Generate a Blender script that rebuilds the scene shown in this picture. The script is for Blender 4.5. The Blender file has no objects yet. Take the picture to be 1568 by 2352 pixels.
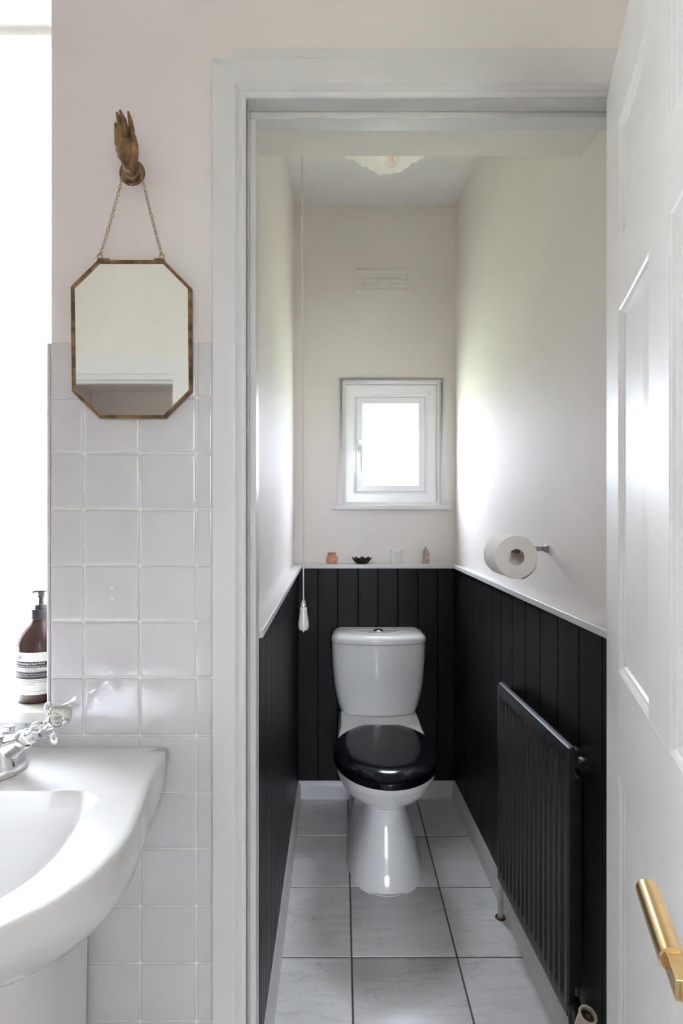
import bpy, bmesh, math, random
from mathutils import Vector, Matrix
random.seed(7)
R = math.radians
scn = bpy.context.scene
col = scn.collection

# ------------------------------------------------------------------ camera, sky, light, exposure
F = 1318.0          # focal length in pixels of the 1568x2352 frame
CX, CY = 784.0, 1164.0
EYE = 1.288
cam_d = bpy.data.cameras.new('camera')
cam = bpy.data.objects.new('camera', cam_d)
col.objects.link(cam)
cam.location = (0, 0, EYE)
cam.rotation_euler = (R(90), 0, 0)
cam_d.sensor_fit = 'VERTICAL'
cam_d.sensor_height = 36.0
cam_d.lens = F / 2352.0 * 36.0
cam_d.shift_y = -(1176.0 - CY) / 2352.0
cam_d.clip_start = 0.02
scn.camera = cam

world = bpy.data.worlds.new('overcast_sky')
scn.world = world
world.use_nodes = True
bg = world.node_tree.nodes['Background']
bg.inputs['Color'].default_value = (0.88, 0.94, 1.02, 1)
bg.inputs['Strength'].default_value = 17.0
# standard overcast sky: three times as bright overhead as at the horizon
_nt = world.node_tree
_tc0 = _nt.nodes.new('ShaderNodeTexCoord'); _sx = _nt.nodes.new('ShaderNodeSeparateXYZ')
_mr = _nt.nodes.new('ShaderNodeMapRange'); _mr.inputs['From Min'].default_value = 0.0; _mr.inputs['From Max'].default_value = 1.0
_mr.inputs['To Min'].default_value = 0.333; _mr.inputs['To Max'].default_value = 1.0
_mu = _nt.nodes.new('ShaderNodeVectorMath'); _mu.operation = 'SCALE'; _mu.inputs[0].default_value = (0.845, 0.93, 1.09)
_nt.links.new(_tc0.outputs['Generated'], _sx.inputs[0]); _nt.links.new(_sx.outputs['Z'], _mr.inputs['Value'])
_nt.links.new(_mr.outputs[0], _mu.inputs['Scale']); _nt.links.new(_mu.outputs[0], bg.inputs['Color'])

def portal(name, x0, x1, z0, z1, y):
    l = bpy.data.lights.new(name, 'AREA')
    l.shape = 'RECTANGLE'
    l.size = x1 - x0
    l.size_y = z1 - z0
    l.cycles.is_portal = True
    o = bpy.data.objects.new(name, l)
    col.objects.link(o)
    o.location = ((x0 + x1) / 2, y, (z0 + z1) / 2)
    o.rotation_euler = (R(-90), 0, 0)      # shines towards -Y, into the rooms
    return o
portal('window_daylight', -1.27, -0.529, 0.93, 2.34, 1.37)
portal('window_daylight', 0.02, 0.43, 1.31, 1.84, 2.665)

po_ = portal('window_daylight', -0.05, 0.80, 1.00, 2.40, -4.105)
po_.rotation_euler = (R(90), 0, 0)          # added landing window, faces the other way

po_ = portal('window_daylight', -0.275, 0.275, 1.35, 1.90, -2.125)
po_.location.x = -2.97
po_.rotation_euler = (R(90), 0, R(-90))     # added hall window, facing +X

vs = scn.view_settings
vs.view_transform = 'Standard'
vs.look = 'None'
vs.exposure = 2.15
vs.gamma = 1.0
vs.use_curve_mapping = False
cy = scn.cycles
cy.max_bounces = 14
cy.diffuse_bounces = 10
cy.glossy_bounces = 6
cy.transparent_max_bounces = 12
cy.use_denoising = True
cy.sample_clamp_indirect = 12.0

# ------------------------------------------------------------------ helpers
def W(px, py, y):
    """point of the place seen at photo pixel (px, py) when it stands y metres in front of the camera"""
    return Vector(((px - CX) / F * y, y, EYE + (CY - py) / F * y))

def tag(o, label=None, cat=None, group=None, kind=None):
    if label: o['label'] = label
    if cat: o['category'] = cat
    if group: o['group'] = group
    if kind: o['kind'] = kind
    return o

def empty(name, loc, label=None, cat=None, group=None, kind=None, rz=0.0):
    o = bpy.data.objects.new(name, None)
    col.objects.link(o)
    o.location = loc
    o.rotation_euler = (0, 0, rz)
    o.empty_display_size = 0.05
    return tag(o, label, cat, group, kind)

class MB:
    """collects shapes for one mesh"""
    def __init__(self):
        self.v = []; self.f = []
    def add(self, verts, faces, M=None):
        b = len(self.v)
        for p in verts:
            p = Vector(p)
            self.v.append(M @ p if M else p)
        self.f += [tuple(b + i for i in f) for f in faces]
        return self
    def box(self, x0, x1, y0, y1, z0, z1, M=None):
        vs = [(x, y, z) for z in (z0, z1) for y in (y0, y1) for x in (x0, x1)]
        fs = [(0, 2, 3, 1), (4, 5, 7, 6), (0, 1, 5, 4), (2, 6, 7, 3), (0, 4, 6, 2), (1, 3, 7, 5)]
        return self.add(vs, fs, M)
    def prism(self, poly, z0, z1, M=None):
        n = len(poly)
        vs = [(p[0], p[1], z0) for p in poly] + [(p[0], p[1], z1) for p in poly]
        fs = [tuple(range(n - 1, -1, -1)), tuple(range(n, 2 * n))]
        fs += [(i, (i + 1) % n, n + (i + 1) % n, n + i) for i in range(n)]
        return self.add(vs, fs, M)
    def loft(self, rings, cap0=True, cap1=True, closed=True, M=None):
        n = len(rings[0]); vs = [p for r in rings for p in r]; fs = []
        for k in range(len(rings) - 1):
            for i in range(n if closed else n - 1):
                j = (i + 1) % n
                fs.append((k * n + i, k * n + j, (k + 1) * n + j, (k + 1) * n + i))
        if cap0: fs.append(tuple(range(n - 1, -1, -1)))
        if cap1: fs.append(tuple(range((len(rings) - 1) * n, len(rings) * n)))
        return self.add(vs, fs, M)
    def lathe(self, prof, n=32, M=None, cap0=True, cap1=True):
        rings = []
        for r, z in prof:
            r = max(r, 1e-5)
            rings.append([(r * math.cos(2 * math.pi * i / n), r * math.sin(2 * math.pi * i / n), z) for i in range(n)])
        return self.loft(rings, cap0, cap1, True, M)
    def tube(self, path, rad, n=12, M=None, closed=False):
        path = [Vector(p) for p in path]
        m = len(path)
        if not hasattr(rad, '__len__'): rad = [rad] * m
        rings = []; up = None
        for k, p in enumerate(path):
            if closed: t = path[(k + 1) % m] - path[k - 1]
            else: t = path[min(k + 1, m - 1)] - path[max(k - 1, 0)]
            t.normalize()
            if up is None:
                up = Vector((0, 0, 1)) if abs(t.z) < 0.9 else Vector((0, 1, 0))
            a = t.cross(up).normalized(); b = a.cross(t).normalized(); up = b
            rings.append([p + (a * math.cos(2 * math.pi * i / n) + b * math.sin(2 * math.pi * i / n)) * rad[k] for i in range(n)])
        if closed:
            rings.append(rings[0]); return self.loft(rings, False, False, True, M)
        return self.loft(rings, True, True, True, M)
    def ball(self, c, rx, ry=None, rz=None, n=16, m=10, M=None):
        ry = ry or rx; rz = rz or rx
        rings = []
        for k in range(m + 1):
            a = math.pi * k / m
            s = max(math.sin(a), 1e-3)
            rings.append([(c[0] + rx * s * math.cos(2 * math.pi * i / n), c[1] + ry * s * math.sin(2 * math.pi * i / n), c[2] - rz * math.cos(a)) for i in range(n)])
        return self.loft(rings, True, True, True, M)
    def mesh(self, name, bevel=0.0, seg=2, smooth=None, off=None):
        me = bpy.data.meshes.new(name)
        vs = [v - off for v in self.v] if off is not None else self.v
        me.from_pydata([tuple(v) for v in vs], [], self.f)
        bm = bmesh.new(); bm.from_mesh(me)
        bmesh.ops.remove_doubles(bm, verts=bm.verts, dist=1e-6)
        bmesh.ops.recalc_face_normals(bm, faces=bm.faces)
        if bevel > 0:
            es = [e for e in bm.edges if len(e.link_faces) == 2 and e.calc_face_angle(0) > R(28)]
            bmesh.ops.bevel(bm, geom=es, offset=bevel, segments=seg, profile=0.5, affect='EDGES', clamp_overlap=True)
        bm.to_mesh(me); bm.free()
        if smooth is None: smooth = 50 if bevel > 0 else 32
        if smooth > 0:
            me.shade_smooth()
            me.set_sharp_from_angle(angle=R(smooth))
        return me
    def build(self, name, mat, parent=None, bevel=0.0, seg=2, smooth=None, local=False):
        """one mesh object; with a parent, world coordinates are turned into the parent's (unless local)"""
        me = self.mesh(name, bevel, seg, smooth)
        if parent is not None and not local:
            loc = root_offset(parent)
            me.transform(Matrix.Translation(-loc))
        me.materials.append(mat)
        o = bpy.data.objects.new(name, me)
        col.objects.link(o)
        if parent is not None: o.parent = parent
        if bevel > 0:
            w = o.modifiers.new('weighted_normal', 'WEIGHTED_NORMAL'); w.keep_sharp = True
        return o

def root_offset(o):
    v = Vector((0, 0, 0))
    while o is not None:
        v += Vector(o.location); o = o.parent
    return v

def frame_to(p, axis, upv=(0, 0, 1)):
    """matrix at p whose z runs along axis and whose y leans to upv"""
    z = Vector(axis).normalized(); u = Vector(upv)
    x = u.cross(z).normalized(); y = z.cross(x).normalized()
    M = Matrix(((x.x, y.x, z.x, p[0]), (x.y, y.y, z.y, p[1]), (x.z, y.z, z.z, p[2]), (0, 0, 0, 1)))
    return M

# ------------------------------------------------------------------ materials
def new_mat(name):
    m = bpy.data.materials.new(name); m.use_nodes = True
    nt = m.node_tree; b = nt.nodes['Principled BSDF']
    return m, nt, b

def mat(name, c, rough=0.5, metal=0.0, coat=0.0, var=0.0, vscale=8.0, bump=0.0, bscale=40.0, bdist=0.002,
        stretch=(1, 1, 1), c2=None, trans=0.0, ior=1.45, detail=3.0, rvar=0.0, world=True, spec=0.5):
    m, nt, b = new_mat(name)
    L = nt.links
    b.inputs['Base Color'].default_value = (*c, 1)
    b.inputs['Roughness'].default_value = rough
    b.inputs['Metallic'].default_value = metal
    b.inputs['IOR'].default_value = ior
    b.inputs['Specular IOR Level'].default_value = spec
    b.inputs['Coat Weight'].default_value = coat
    b.inputs['Coat Roughness'].default_value = 0.05
    b.inputs['Transmission Weight'].default_value = trans
    mp = None
    if var > 0 or bump > 0 or rvar > 0 or c2:
        if world:
            g = nt.nodes.new('ShaderNodeNewGeometry'); src = g.outputs['Position']
        else:
            g = nt.nodes.new('ShaderNodeTexCoord'); src = g.outputs['Object']
        mp = nt.nodes.new('ShaderNodeMapping'); mp.inputs['Scale'].default_value = stretch
        L.new(src, mp.inputs['Vector'])
    if var > 0 or c2:
        n = nt.nodes.new('ShaderNodeTexNoise'); n.inputs['Scale'].default_value = vscale; n.inputs['Detail'].default_value = detail
        L.new(mp.outputs[0], n.inputs['Vector'])
        r = nt.nodes.new('ShaderNodeValToRGB')
        e = r.color_ramp.elements
        lo = c2 if c2 else tuple(max(0, x * (1 - var)) for x in c)
        hi = c if c2 else tuple(min(1, x * (1 + var)) for x in c)
        e[0].position = 0.35; e[0].color = (*lo, 1); e[1].position = 0.65; e[1].color = (*hi, 1)
        L.new(n.outputs['Fac'], r.inputs[0]); L.new(r.outputs[0], b.inputs['Base Color'])
    if rvar > 0:
        n = nt.nodes.new('ShaderNodeTexNoise'); n.inputs['Scale'].default_value = vscale * 2
        L.new(mp.outputs[0], n.inputs['Vector'])
        q = nt.nodes.new('ShaderNodeMapRange'); q.inputs['To Min'].default_value = max(0.02, rough - rvar); q.inputs['To Max'].default_value = rough + rvar
        L.new(n.outputs['Fac'], q.inputs['Value']); L.new(q.outputs[0], b.inputs['Roughness'])
    if bump > 0:
        n = nt.nodes.new('ShaderNodeTexNoise'); n.inputs['Scale'].default_value = bscale; n.inputs['Detail'].default_value = 2
        L.new(mp.outputs[0], n.inputs['Vector'])
        bp = nt.nodes.new('ShaderNodeBump'); bp.inputs['Strength'].default_value = bump; bp.inputs['Distance'].default_value = bdist
        L.new(n.outputs['Fac'], bp.inputs['Height']); L.new(bp.outputs[0], b.inputs['Normal'])
    return m

def thin_glass(name, tint=(1, 1, 1), frost=0.0, ior=1.45):
    m = bpy.data.materials.new(name); m.use_nodes = True
    nt = m.node_tree; nt.nodes.clear(); L = nt.links
    out = nt.nodes.new('ShaderNodeOutputMaterial'); mix = nt.nodes.new('ShaderNodeMixShader')
    tr = nt.nodes.new('ShaderNodeBsdfTransparent'); tr.inputs[0].default_value = (*tint, 1)
    gl = nt.nodes.new('ShaderNodeBsdfGlossy'); gl.inputs['Roughness'].default_value = 0.02
    fr = nt.nodes.new('ShaderNodeFresnel'); fr.inputs['IOR'].default_value = ior
    # a thin sheet: reflect only where the light enters it
    ge = nt.nodes.new('ShaderNodeNewGeometry'); inv = nt.nodes.new('ShaderNodeMath'); inv.operation = 'SUBTRACT'; inv.inputs[0].default_value = 1.0
    fm = nt.nodes.new('ShaderNodeMath'); fm.operation = 'MULTIPLY'
    L.new(ge.outputs['Backfacing'], inv.inputs[1]); L.new(fr.outputs[0], fm.inputs[0]); L.new(inv.outputs[0], fm.inputs[1])
    L.new(fm.outputs[0], mix.inputs[0])
    if frost > 0:
        t2 = nt.nodes.new('ShaderNodeBsdfTranslucent'); t2.inputs[0].default_value = (0.97, 0.98, 0.97, 1)
        d2 = nt.nodes.new('ShaderNodeBsdfDiffuse'); d2.inputs[0].default_value = (0.95, 0.96, 0.95, 1)
        ma = nt.nodes.new('ShaderNodeMixShader'); ma.inputs[0].default_value = 0.5
        mb = nt.nodes.new('ShaderNodeMixShader'); mb.inputs[0].default_value = frost
        L.new(t2.outputs[0], ma.inputs[1]); L.new(d2.outputs[0], ma.inputs[2])
        L.new(tr.outputs[0], mb.inputs[1]); L.new(ma.outputs[0], mb.inputs[2])
        L.new(mb.outputs[0], mix.inputs[1])
    else:
        L.new(tr.outputs[0], mix.inputs[1])
    L.new(gl.outputs[0], mix.inputs[2]); L.new(mix.outputs[0], out.inputs[0])
    return m

def translucent(name, c, amount=0.5):
    m = bpy.data.materials.new(name); m.use_nodes = True
    nt = m.node_tree; nt.nodes.clear(); L = nt.links
    out = nt.nodes.new('ShaderNodeOutputMaterial'); mix = nt.nodes.new('ShaderNodeMixShader')
    d = nt.nodes.new('ShaderNodeBsdfPrincipled'); d.inputs['Base Color'].default_value = (*c, 1); d.inputs['Roughness'].default_value = 0.25
    t = nt.nodes.new('ShaderNodeBsdfTranslucent'); t.inputs[0].default_value = (*c, 1)
    mix.inputs[0].default_value = amount
    L.new(d.outputs[0], mix.inputs[1]); L.new(t.outputs[0], mix.inputs[2]); L.new(mix.outputs[0], out.inputs[0])
    return m

M_wall = mat('wall_paint', (0.715, 0.665, 0.64), 0.6, spec=0.3, var=0.015, vscale=3, bump=0.25, bscale=90, bdist=0.0006)
M_cwall = mat('satin_wall_paint', (0.785, 0.74, 0.71), 0.60, spec=0.14, var=0.015, vscale=3, bump=0.2, bscale=60, bdist=0.0008)
M_ceil = mat('ceiling_paint', (0.80, 0.79, 0.785), 0.6, var=0.01, vscale=3)
M_trim = mat('white_gloss_paint', (0.68, 0.678, 0.68), 0.34, var=0.012, vscale=14, bump=0.12, bscale=70, bdist=0.0006, stretch=(1, 1, 0.2))
M_arch = mat('dimmed_white_frame_paint', (0.625, 0.612, 0.60), 0.36, var=0.012, vscale=14, bump=0.12, bscale=70, bdist=0.0006, stretch=(1, 1, 0.2))  # same white paint as the trim, colour darkened to stand in for dimmer light
M_door = mat('white_door_paint', (0.90, 0.895, 0.885), 0.40, var=0.012, vscale=10, bump=0.22, bscale=160, bdist=0.0005, stretch=(1, 1, 0.1))
M_upvc = mat('white_plastic', (0.88, 0.90, 0.91), 0.22, var=0.005, vscale=10)
M_black = mat('black_satin_paint', (0.0125, 0.0112, 0.0115), 0.42, spec=0.25, var=0.25, vscale=30, bump=0.35, bscale=60, bdist=0.0008, stretch=(1, 1, 0.06), rvar=0.06)
M_groove = mat('dark_groove_paint', (0.006, 0.0055, 0.006), 0.6, spec=0.2, var=0.2, vscale=30)
M_rad = mat('black_radiator_enamel', (0.026, 0.024, 0.0255), 0.33, spec=0.45, var=0.15, vscale=40, bump=0.1, bscale=120, bdist=0.0004)
M_ceramic = mat('white_glazed_ceramic', (0.72, 0.715, 0.71), 0.12, coat=0.15, var=0.008, vscale=6)
M_toilet = mat('white_toilet_china', (0.90, 0.90, 0.895), 0.12, coat=0.15, var=0.008, vscale=6)
M_tile = mat('white_glazed_tile', (0.585, 0.57, 0.578), 0.03, coat=0.6, var=0.02, vscale=9, bump=0.7, bscale=26, bdist=0.0022)
M_grout = mat('wall_grout', (0.70, 0.68, 0.64), 0.8, var=0.08, vscale=40)
M_fgrout = mat('floor_grout', (0.13, 0.125, 0.12), 0.85, var=0.15, vscale=40)
M_chrome = mat('polished_chrome', (0.80, 0.81, 0.83), 0.08, metal=1.0, var=0.03, vscale=30)
M_brass = mat('satin_brass', (0.86, 0.60, 0.29), 0.27, metal=1.0, var=0.04, vscale=60)
M_oldbrass = mat('aged_brass', (0.30, 0.175, 0.08), 0.40, metal=0.75, c2=(0.10, 0.062, 0.038), vscale=55, bump=0.3, bscale=200, bdist=0.0006)
M_chain = mat('brass_chain_metal', (0.50, 0.37, 0.22), 0.35, metal=0.8, var=0.2, vscale=200)
M_mirror = mat('mirror_silver', (0.87, 0.865, 0.86), 0.004, metal=1.0, var=0.004, vscale=3)
M_glass = thin_glass('window_glass')
M_blind = translucent('white_blind_fabric', (0.90, 0.90, 0.885), 0.6)
M_amber = mat('amber_bottle_plastic', (0.050, 0.020, 0.017), 0.10, coat=0.3, var=0.1, vscale=20)
M_label = mat('cream_paper_label', (0.84, 0.84, 0.79), 0.55, var=0.01, vscale=20)
M_ink = mat('dark_label_ink', (0.05, 0.05, 0.055), 0.6, var=0.05, vscale=50)
M_inkw = mat('white_label_ink', (0.80, 0.80, 0.77), 0.6, var=0.02, vscale=50)
M_pump = mat('black_pump_plastic', (0.035, 0.036, 0.04), 0.3, var=0.05, vscale=40)
M_paper = mat('tissue_paper', (0.94, 0.91, 0.88), 0.95, var=0.02, vscale=60, bump=0.3, bscale=400, bdist=0.0006)
M_card = mat('roll_card', (0.62, 0.55, 0.48), 0.9, var=0.05, vscale=40)
M_dark = mat('dark_grey_metal', (0.10, 0.10, 0.105), 0.35, metal=0.7, var=0.08, vscale=60)
M_steel = mat('brushed_steel', (0.42, 0.42, 0.44), 0.32, metal=0.9, var=0.05, vscale=80)
M_lid = mat('black_lacquered_seat', (0.008, 0.008, 0.010), 0.13, spec=0.3, var=0.3, vscale=50, bump=0.10, bscale=45, bdist=0.0006, stretch=(1, 0.25, 1), rvar=0.03)
M_terra = mat('terracotta', (0.55, 0.24, 0.15), 0.85, c2=(0.62, 0.32, 0.22), vscale=60)
M_bronze = mat('dark_bronze', (0.035, 0.028, 0.022), 0.38, metal=0.5, var=0.3, vscale=80)
M_quartz = mat('smoky_quartz', (0.66, 0.52, 0.46), 0.14, c2=(0.40, 0.29, 0.24), vscale=70, trans=0.25, ior=1.54)
M_frost = thin_glass('frosted_glass', (0.99, 1, 0.99), 0.35)
M_opal = translucent('opal_glass', (0.93, 0.95, 0.94), 0.3)
M_bulbglass = thin_glass('bulb_glass', (0.95, 0.94, 0.92), 0.0, 1.45)
M_cord = mat('cream_cord', (0.70, 0.63, 0.55), 0.9, var=0.08, vscale=300)
M_pipe = mat('white_pipe_paint', (0.66, 0.64, 0.60), 0.4, c2=(0.55, 0.52, 0.47), vscale=40)
M_valve = mat('yellowed_plastic', (0.60, 0.54, 0.44), 0.4, c2=(0.48, 0.40, 0.30), vscale=50)
M_rust = mat('rusty_brown', (0.16, 0.07, 0.03), 0.7, c2=(0.03, 0.025, 0.02), vscale=90)
M_sealant = mat('cream_sealant', (0.70, 0.67, 0.59), 0.5, c2=(0.55, 0.51, 0.42), vscale=60)
M_sill = mat('cream_sill_paint', (0.80, 0.785, 0.73), 0.3, var=0.02, vscale=20)
M_hole = mat('dark_hole', (0.02, 0.015, 0.012), 0.9, var=0.2, vscale=60)
M_lawn = mat('lawn', (0.36, 0.38, 0.24), 0.9, c2=(0.27, 0.31, 0.17), vscale=4)

def floor_tile_mat():
    m, nt, b = new_mat('grey_slate_floor_tile'); L = nt.links
    g = nt.nodes.new('ShaderNodeNewGeometry')
    mp = nt.nodes.new('ShaderNodeMapping'); mp.inputs['Rotation'].default_value = (0, 0, R(-32)); mp.inputs['Scale'].default_value = (3.0, 11.0, 3.0)
    L.new(g.outputs['Position'], mp.inputs['Vector'])
    n1 = nt.nodes.new('ShaderNodeTexNoise'); n1.inputs['Scale'].default_value = 1.6; n1.inputs['Detail'].default_value = 7; n1.inputs['Distortion'].default_value = 0.9
    L.new(mp.outputs[0], n1.inputs['Vector'])
    r1 = nt.nodes.new('ShaderNodeValToRGB'); e = r1.color_ramp.elements
    e[0].position = 0.30; e[0].color = (0.76, 0.755, 0.745, 1); e[1].position = 0.66; e[1].color = (0.86, 0.855, 0.85, 1)
    L.new(n1.outputs['Fac'], r1.inputs[0])
    # thin dark wandering veins
    n2 = nt.nodes.new('ShaderNodeTexNoise'); n2.inputs['Scale'].default_value = 1.1; n2.inputs['Detail'].default_value = 5; n2.inputs['Distortion'].default_value = 1.4
    L.new(mp.outputs[0], n2.inputs['Vector'])
    s = nt.nodes.new('ShaderNodeMath'); s.operation = 'SUBTRACT'; s.inputs[1].default_value = 0.5
    a = nt.nodes.new('ShaderNodeMath'); a.operation = 'ABSOLUTE'
    q = nt.nodes.new('ShaderNodeMapRange'); q.inputs['From Min'].default_value = 0.0; q.inputs['From Max'].default_value = 0.012
    q.inputs['To Min'].default_value = 0.80; q.inputs['To Max'].default_value = 1.0
    L.new(n2.outputs['Fac'], s.inputs[0]); L.new(s.outputs[0], a.inputs[0]); L.new(a.outputs[0], q.inputs['Value'])
    mx = nt.nodes.new('ShaderNodeMix'); mx.data_type = 'RGBA'; mx.blend_type = 'MULTIPLY'; mx.inputs[0].default_value = 1.0
    L.new(r1.outputs[0], mx.inputs[6]); L.new(q.outputs[0], mx.inputs[7])
    L.new(mx.outputs[2], b.inputs['Base Color'])
    b.inputs['Roughness'].default_value = 0.34
    bp = nt.nodes.new('ShaderNodeBump'); bp.inputs['Strength'].default_value = 0.35; bp.inputs['Distance'].default_value = 0.0015
    L.new(n1.outputs['Fac'], bp.inputs['Height']); L.new(bp.outputs[0], b.inputs['Normal'])
    return m
M_ftile = floor_tile_mat()

def emis(name, c, s):
    m = bpy.data.materials.new(name); m.use_nodes = True
    nt = m.node_tree; nt.nodes.clear()
    o = nt.nodes.new('ShaderNodeOutputMaterial'); e = nt.nodes.new('ShaderNodeEmission')
    e.inputs[0].default_value = (*c, 1); e.inputs[1].default_value = s
    nt.links.new(e.outputs[0], o.inputs[0]); return m
M_filament = emis('glowing_filament', (1.0, 0.36, 0.10), 0.16)

# ------------------------------------------------------------------ plan of the closet walls
def XL(y): return -0.2115 + (2.545 - y) * 0.0102      # left plaster
def XR(y): return 0.513 + (2.545 - y) * 0.045         # right plaster
def PL(y): return XL(y) + 0.018                       # left board face
def PR(y): return 0.501 + (2.545 - y) * 0.034         # right board face
YB = 2.58      # back plaster
YP = 2.54      # back board face
YF = 1.047     # bathroom face of the front wall
YFB = 1.358    # its closet face
CEIL = 2.645
CEILB = 2.80     # bathroom ceiling
SOFFIT = 2.118

def structure(name, mb, m, label, cat, bevel=0.0, smooth=None):
    return tag(mb.build(name, m, None, bevel, smooth=smooth), label, cat, None, 'structure')

# ground outside
structure('ground', MB().box(-30, 30, -40, 40, -0.4, -0.35), M_lawn, 'green garden lawn outside the windows', 'lawn')

# ------------------------------------------------------------------ floor with its tiles
floor = empty('floor', (0.2, 1.6, 0.0), 'pale grey slate look floor tiles with dark grout lines', 'floor', kind='structure')
MB().box(-1.9, 0.80, -1.24, 2.60, -0.06, -0.002).build('grout_bed', M_fgrout, floor)
GX0, GS = 0.0289, 0.302
GY0 = 2.5467
tile_full = MB().box(-GS / 2 + 0.0025, GS / 2 - 0.0025, -GS / 2 + 0.0025, GS / 2 - 0.0025, -0.010, 0.0).mesh('floor_tile', 0.0012)
tile_full.materials.append(M_ftile)
fo = Vector(floor.location)
for j in range(-1, 10):
    y1 = GY0 - GS * j; y0 = y1 - GS
    for i in range(-4, 3):
        x0 = GX0 + GS * i; x1 = x0 + GS
        if y0 > 1.2 and (x1 < -0.2 or x0 > 0.58): continue
        if y1 < -0.2: continue
        a0, a1, b0, b1 = x0, x1, y0, y1
        if y0 > 1.2:
            a0 = max(a0, -0.20); a1 = min(a1, 0.56); b1 = min(b1, 2.56)
        if a1 - a0 < 0.03 or b1 - b0 < 0.012: continue
        if a1 - a0 > GS - 0.001 and b1 - b0 > GS - 0.001:
            o = bpy.data.objects.new('floor_tile', tile_full); col.objects.link(o)
            o.parent = floor; o.location = Vector(((a0 + a1) / 2, (b0 + b1) / 2, 0)) - fo
        else:
            MB().box(a0 + 0.0025, a1 - 0.0025, b0 + 0.0025, b1 - 0.0025, -0.010, 0.0).build('floor_tile', M_ftile, floor, 0.0012)

# ------------------------------------------------------------------ closet walls
wl = structure('wall_left', MB().prism([(XL(1.123), 1.123), (XL(YB), YB), (XL(YB) - 0.12, YB), (XL(YFB) - 0.12, YFB), (XL(YFB) - 0.015, YFB), (XL(1.123) - 0.015, 1.123)], 0, CEIL), M_cwall,
               'white plaster wall over black boards on the side of the pull cord', 'wall')
wr = structure('wall_right', MB().prism([(XR(1.123), 1.123), (XR(YB), YB), (XR(YB) + 0.12, YB), (XR(YFB) + 0.12, YFB), (XR(YFB) + 0.015, YFB), (XR(1.123) + 0.015, 1.123)], 0, CEIL), M_cwall,
               'white plaster wall over black boards behind the toilet roll and radiator', 'wall')
bw = MB()
wx0, wx1, wz0, wz1 = 0.02, 0.43, 1.31, 1.84      # opening for the little window
a, b = XL(YB) - 0.12, XR(YB) + 0.12
bw.box(a, wx0, YB, YB + 0.075, 0, CEIL); bw.box(wx1, b, YB, YB + 0.075, 0, CEIL)
bw.box(wx0, wx1, YB, YB + 0.075, 0, wz0); bw.box(wx0, wx1, YB, YB + 0.075, wz1, CEIL)
wb = structure('wall_back', bw, M_cwall, 'end wall of the toilet room with a small window and vent', 'wall')
structure('ceiling', MB().box(-0.35, 0.75, YFB, YB + 0.075, CEIL, CEIL + 0.1), M_ceil, 'white ceiling above the toilet with a glass lamp', 'ceiling')

# front wall of the bathroom (thick, with the window recess and the doorway)
fw = MB()
WX0, WX1, WZ0, WZ1 = -1.27, -0.529, 0.906, 2.347
fw.prism([(WX1, YF), (XL(YF), YF), (XL(1.123), 1.123), (XL(1.123) - 0.015, 1.123), (XL(YFB) - 0.015, YFB), (WX1, YFB)], 0, CEILB)
fw.prism([(XL(YF), YF), (XR(YF), YF), (XR(1.123), 1.123), (XR(YFB), YFB), (XL(YFB), YFB), (XL(1.123), 1.123)], SOFFIT, CEILB)
fw.prism([(XR(YF), YF), (0.80, YF), (0.80, YFB), (XR(YFB) + 0.015, YFB), (XR(1.123) + 0.015, 1.123), (XR(1.123), 1.123)], 0, CEILB)
fw.box(WX0, WX1, YF, YFB, 0, WZ0); fw.box(WX0, WX1, YF, YFB, WZ1, CEILB)
fw.box(-1.9, WX0, YF, YFB, 0, CEILB)
wf = structure('wall_front', fw, M_wall, 'pale warm white wall with tiles, mirror and doorway to the toilet', 'wall')

# rest of the bathroom and the hall seen in the mirror
structure('wall_bathroom_right', MB().box(0.80, 0.90, -1.24, YFB, 0, CEILB), M_wall, 'bathroom side wall behind the open panelled door', 'wall')
structure('wall_bathroom_left', MB().box(-2.0, -1.9, -1.24, YFB, 0, CEILB), M_wall, 'bathroom side wall beyond the basin', 'wall')
structure('ceiling_bathroom', MB().box(-2.0, 0.9, -1.34, YFB, CEILB, CEILB + 0.1), M_ceil, 'white bathroom ceiling over the basin', 'ceiling')
ow = MB(); OX1 = -0.949; OX0 = -1.72; OZ = 2.05
CX0, CX1 = 0.03, 0.76      # opening to the added landing behind the camera, sized to steer its light
ow.box(OX1, CX0, -1.34, -1.24, 0, CEILB); ow.box(CX1, 0.9, -1.34, -1.24, 0, CEILB); ow.box(CX0, CX1, -1.34, -1.24, 1.95, CEILB); ow.box(OX0, OX1, -1.34, -1.24, OZ, CEILB); ow.box(-2.0, OX0, -1.34, -1.24, 0, CEILB)
structure('wall_rear', ow, M_wall, 'pale wall with a doorway, seen reflected in the mirror', 'wall')
hw = MB()
hw.box(-2.96, -2.0, -1.34, -1.24, 0, 2.6); hw.box(-2.96, -2.86, -4.5, -2.40, 0, 2.6); hw.box(-2.96, -2.86, -1.85, -1.34, 0, 2.6)
hw.box(-2.96, -2.86, -2.40, -1.85, 0, 1.35); hw.box(-2.96, -2.86, -2.40, -1.85, 1.90, 2.6); hw.box(-0.4, -0.3, -4.5, -1.34, 0, 2.6); hw.box(-2.96, -0.3, -4.6, -4.5, 0, 2.6)  # side wall left open for the added hall window
hw.box(-2.96, -0.3, -4.6, -1.34, 2.6, 2.7); hw.box(-2.96, -0.3, -4.6, -1.34, -0.05, 0)
LY0 = -4.0
QX0, QX1, QZ0, QZ1 = -0.05, 0.80, 1.00, 2.40      # unseen window added at the landing end to light the toilet room
ld = MB()  # unseen landing, added to channel window light through to the toilet room
ld.box(-0.25, -0.15, LY0, -1.34, 0, 2.6); ld.box(0.85, 0.95, LY0, -1.34, 0, 2.6); ld.box(-0.25, 0.95, LY0 - 0.1, -1.34, 2.6, 2.7); ld.box(-0.25, 0.95, LY0 - 0.1, -1.34, -0.05, 0)
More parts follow.
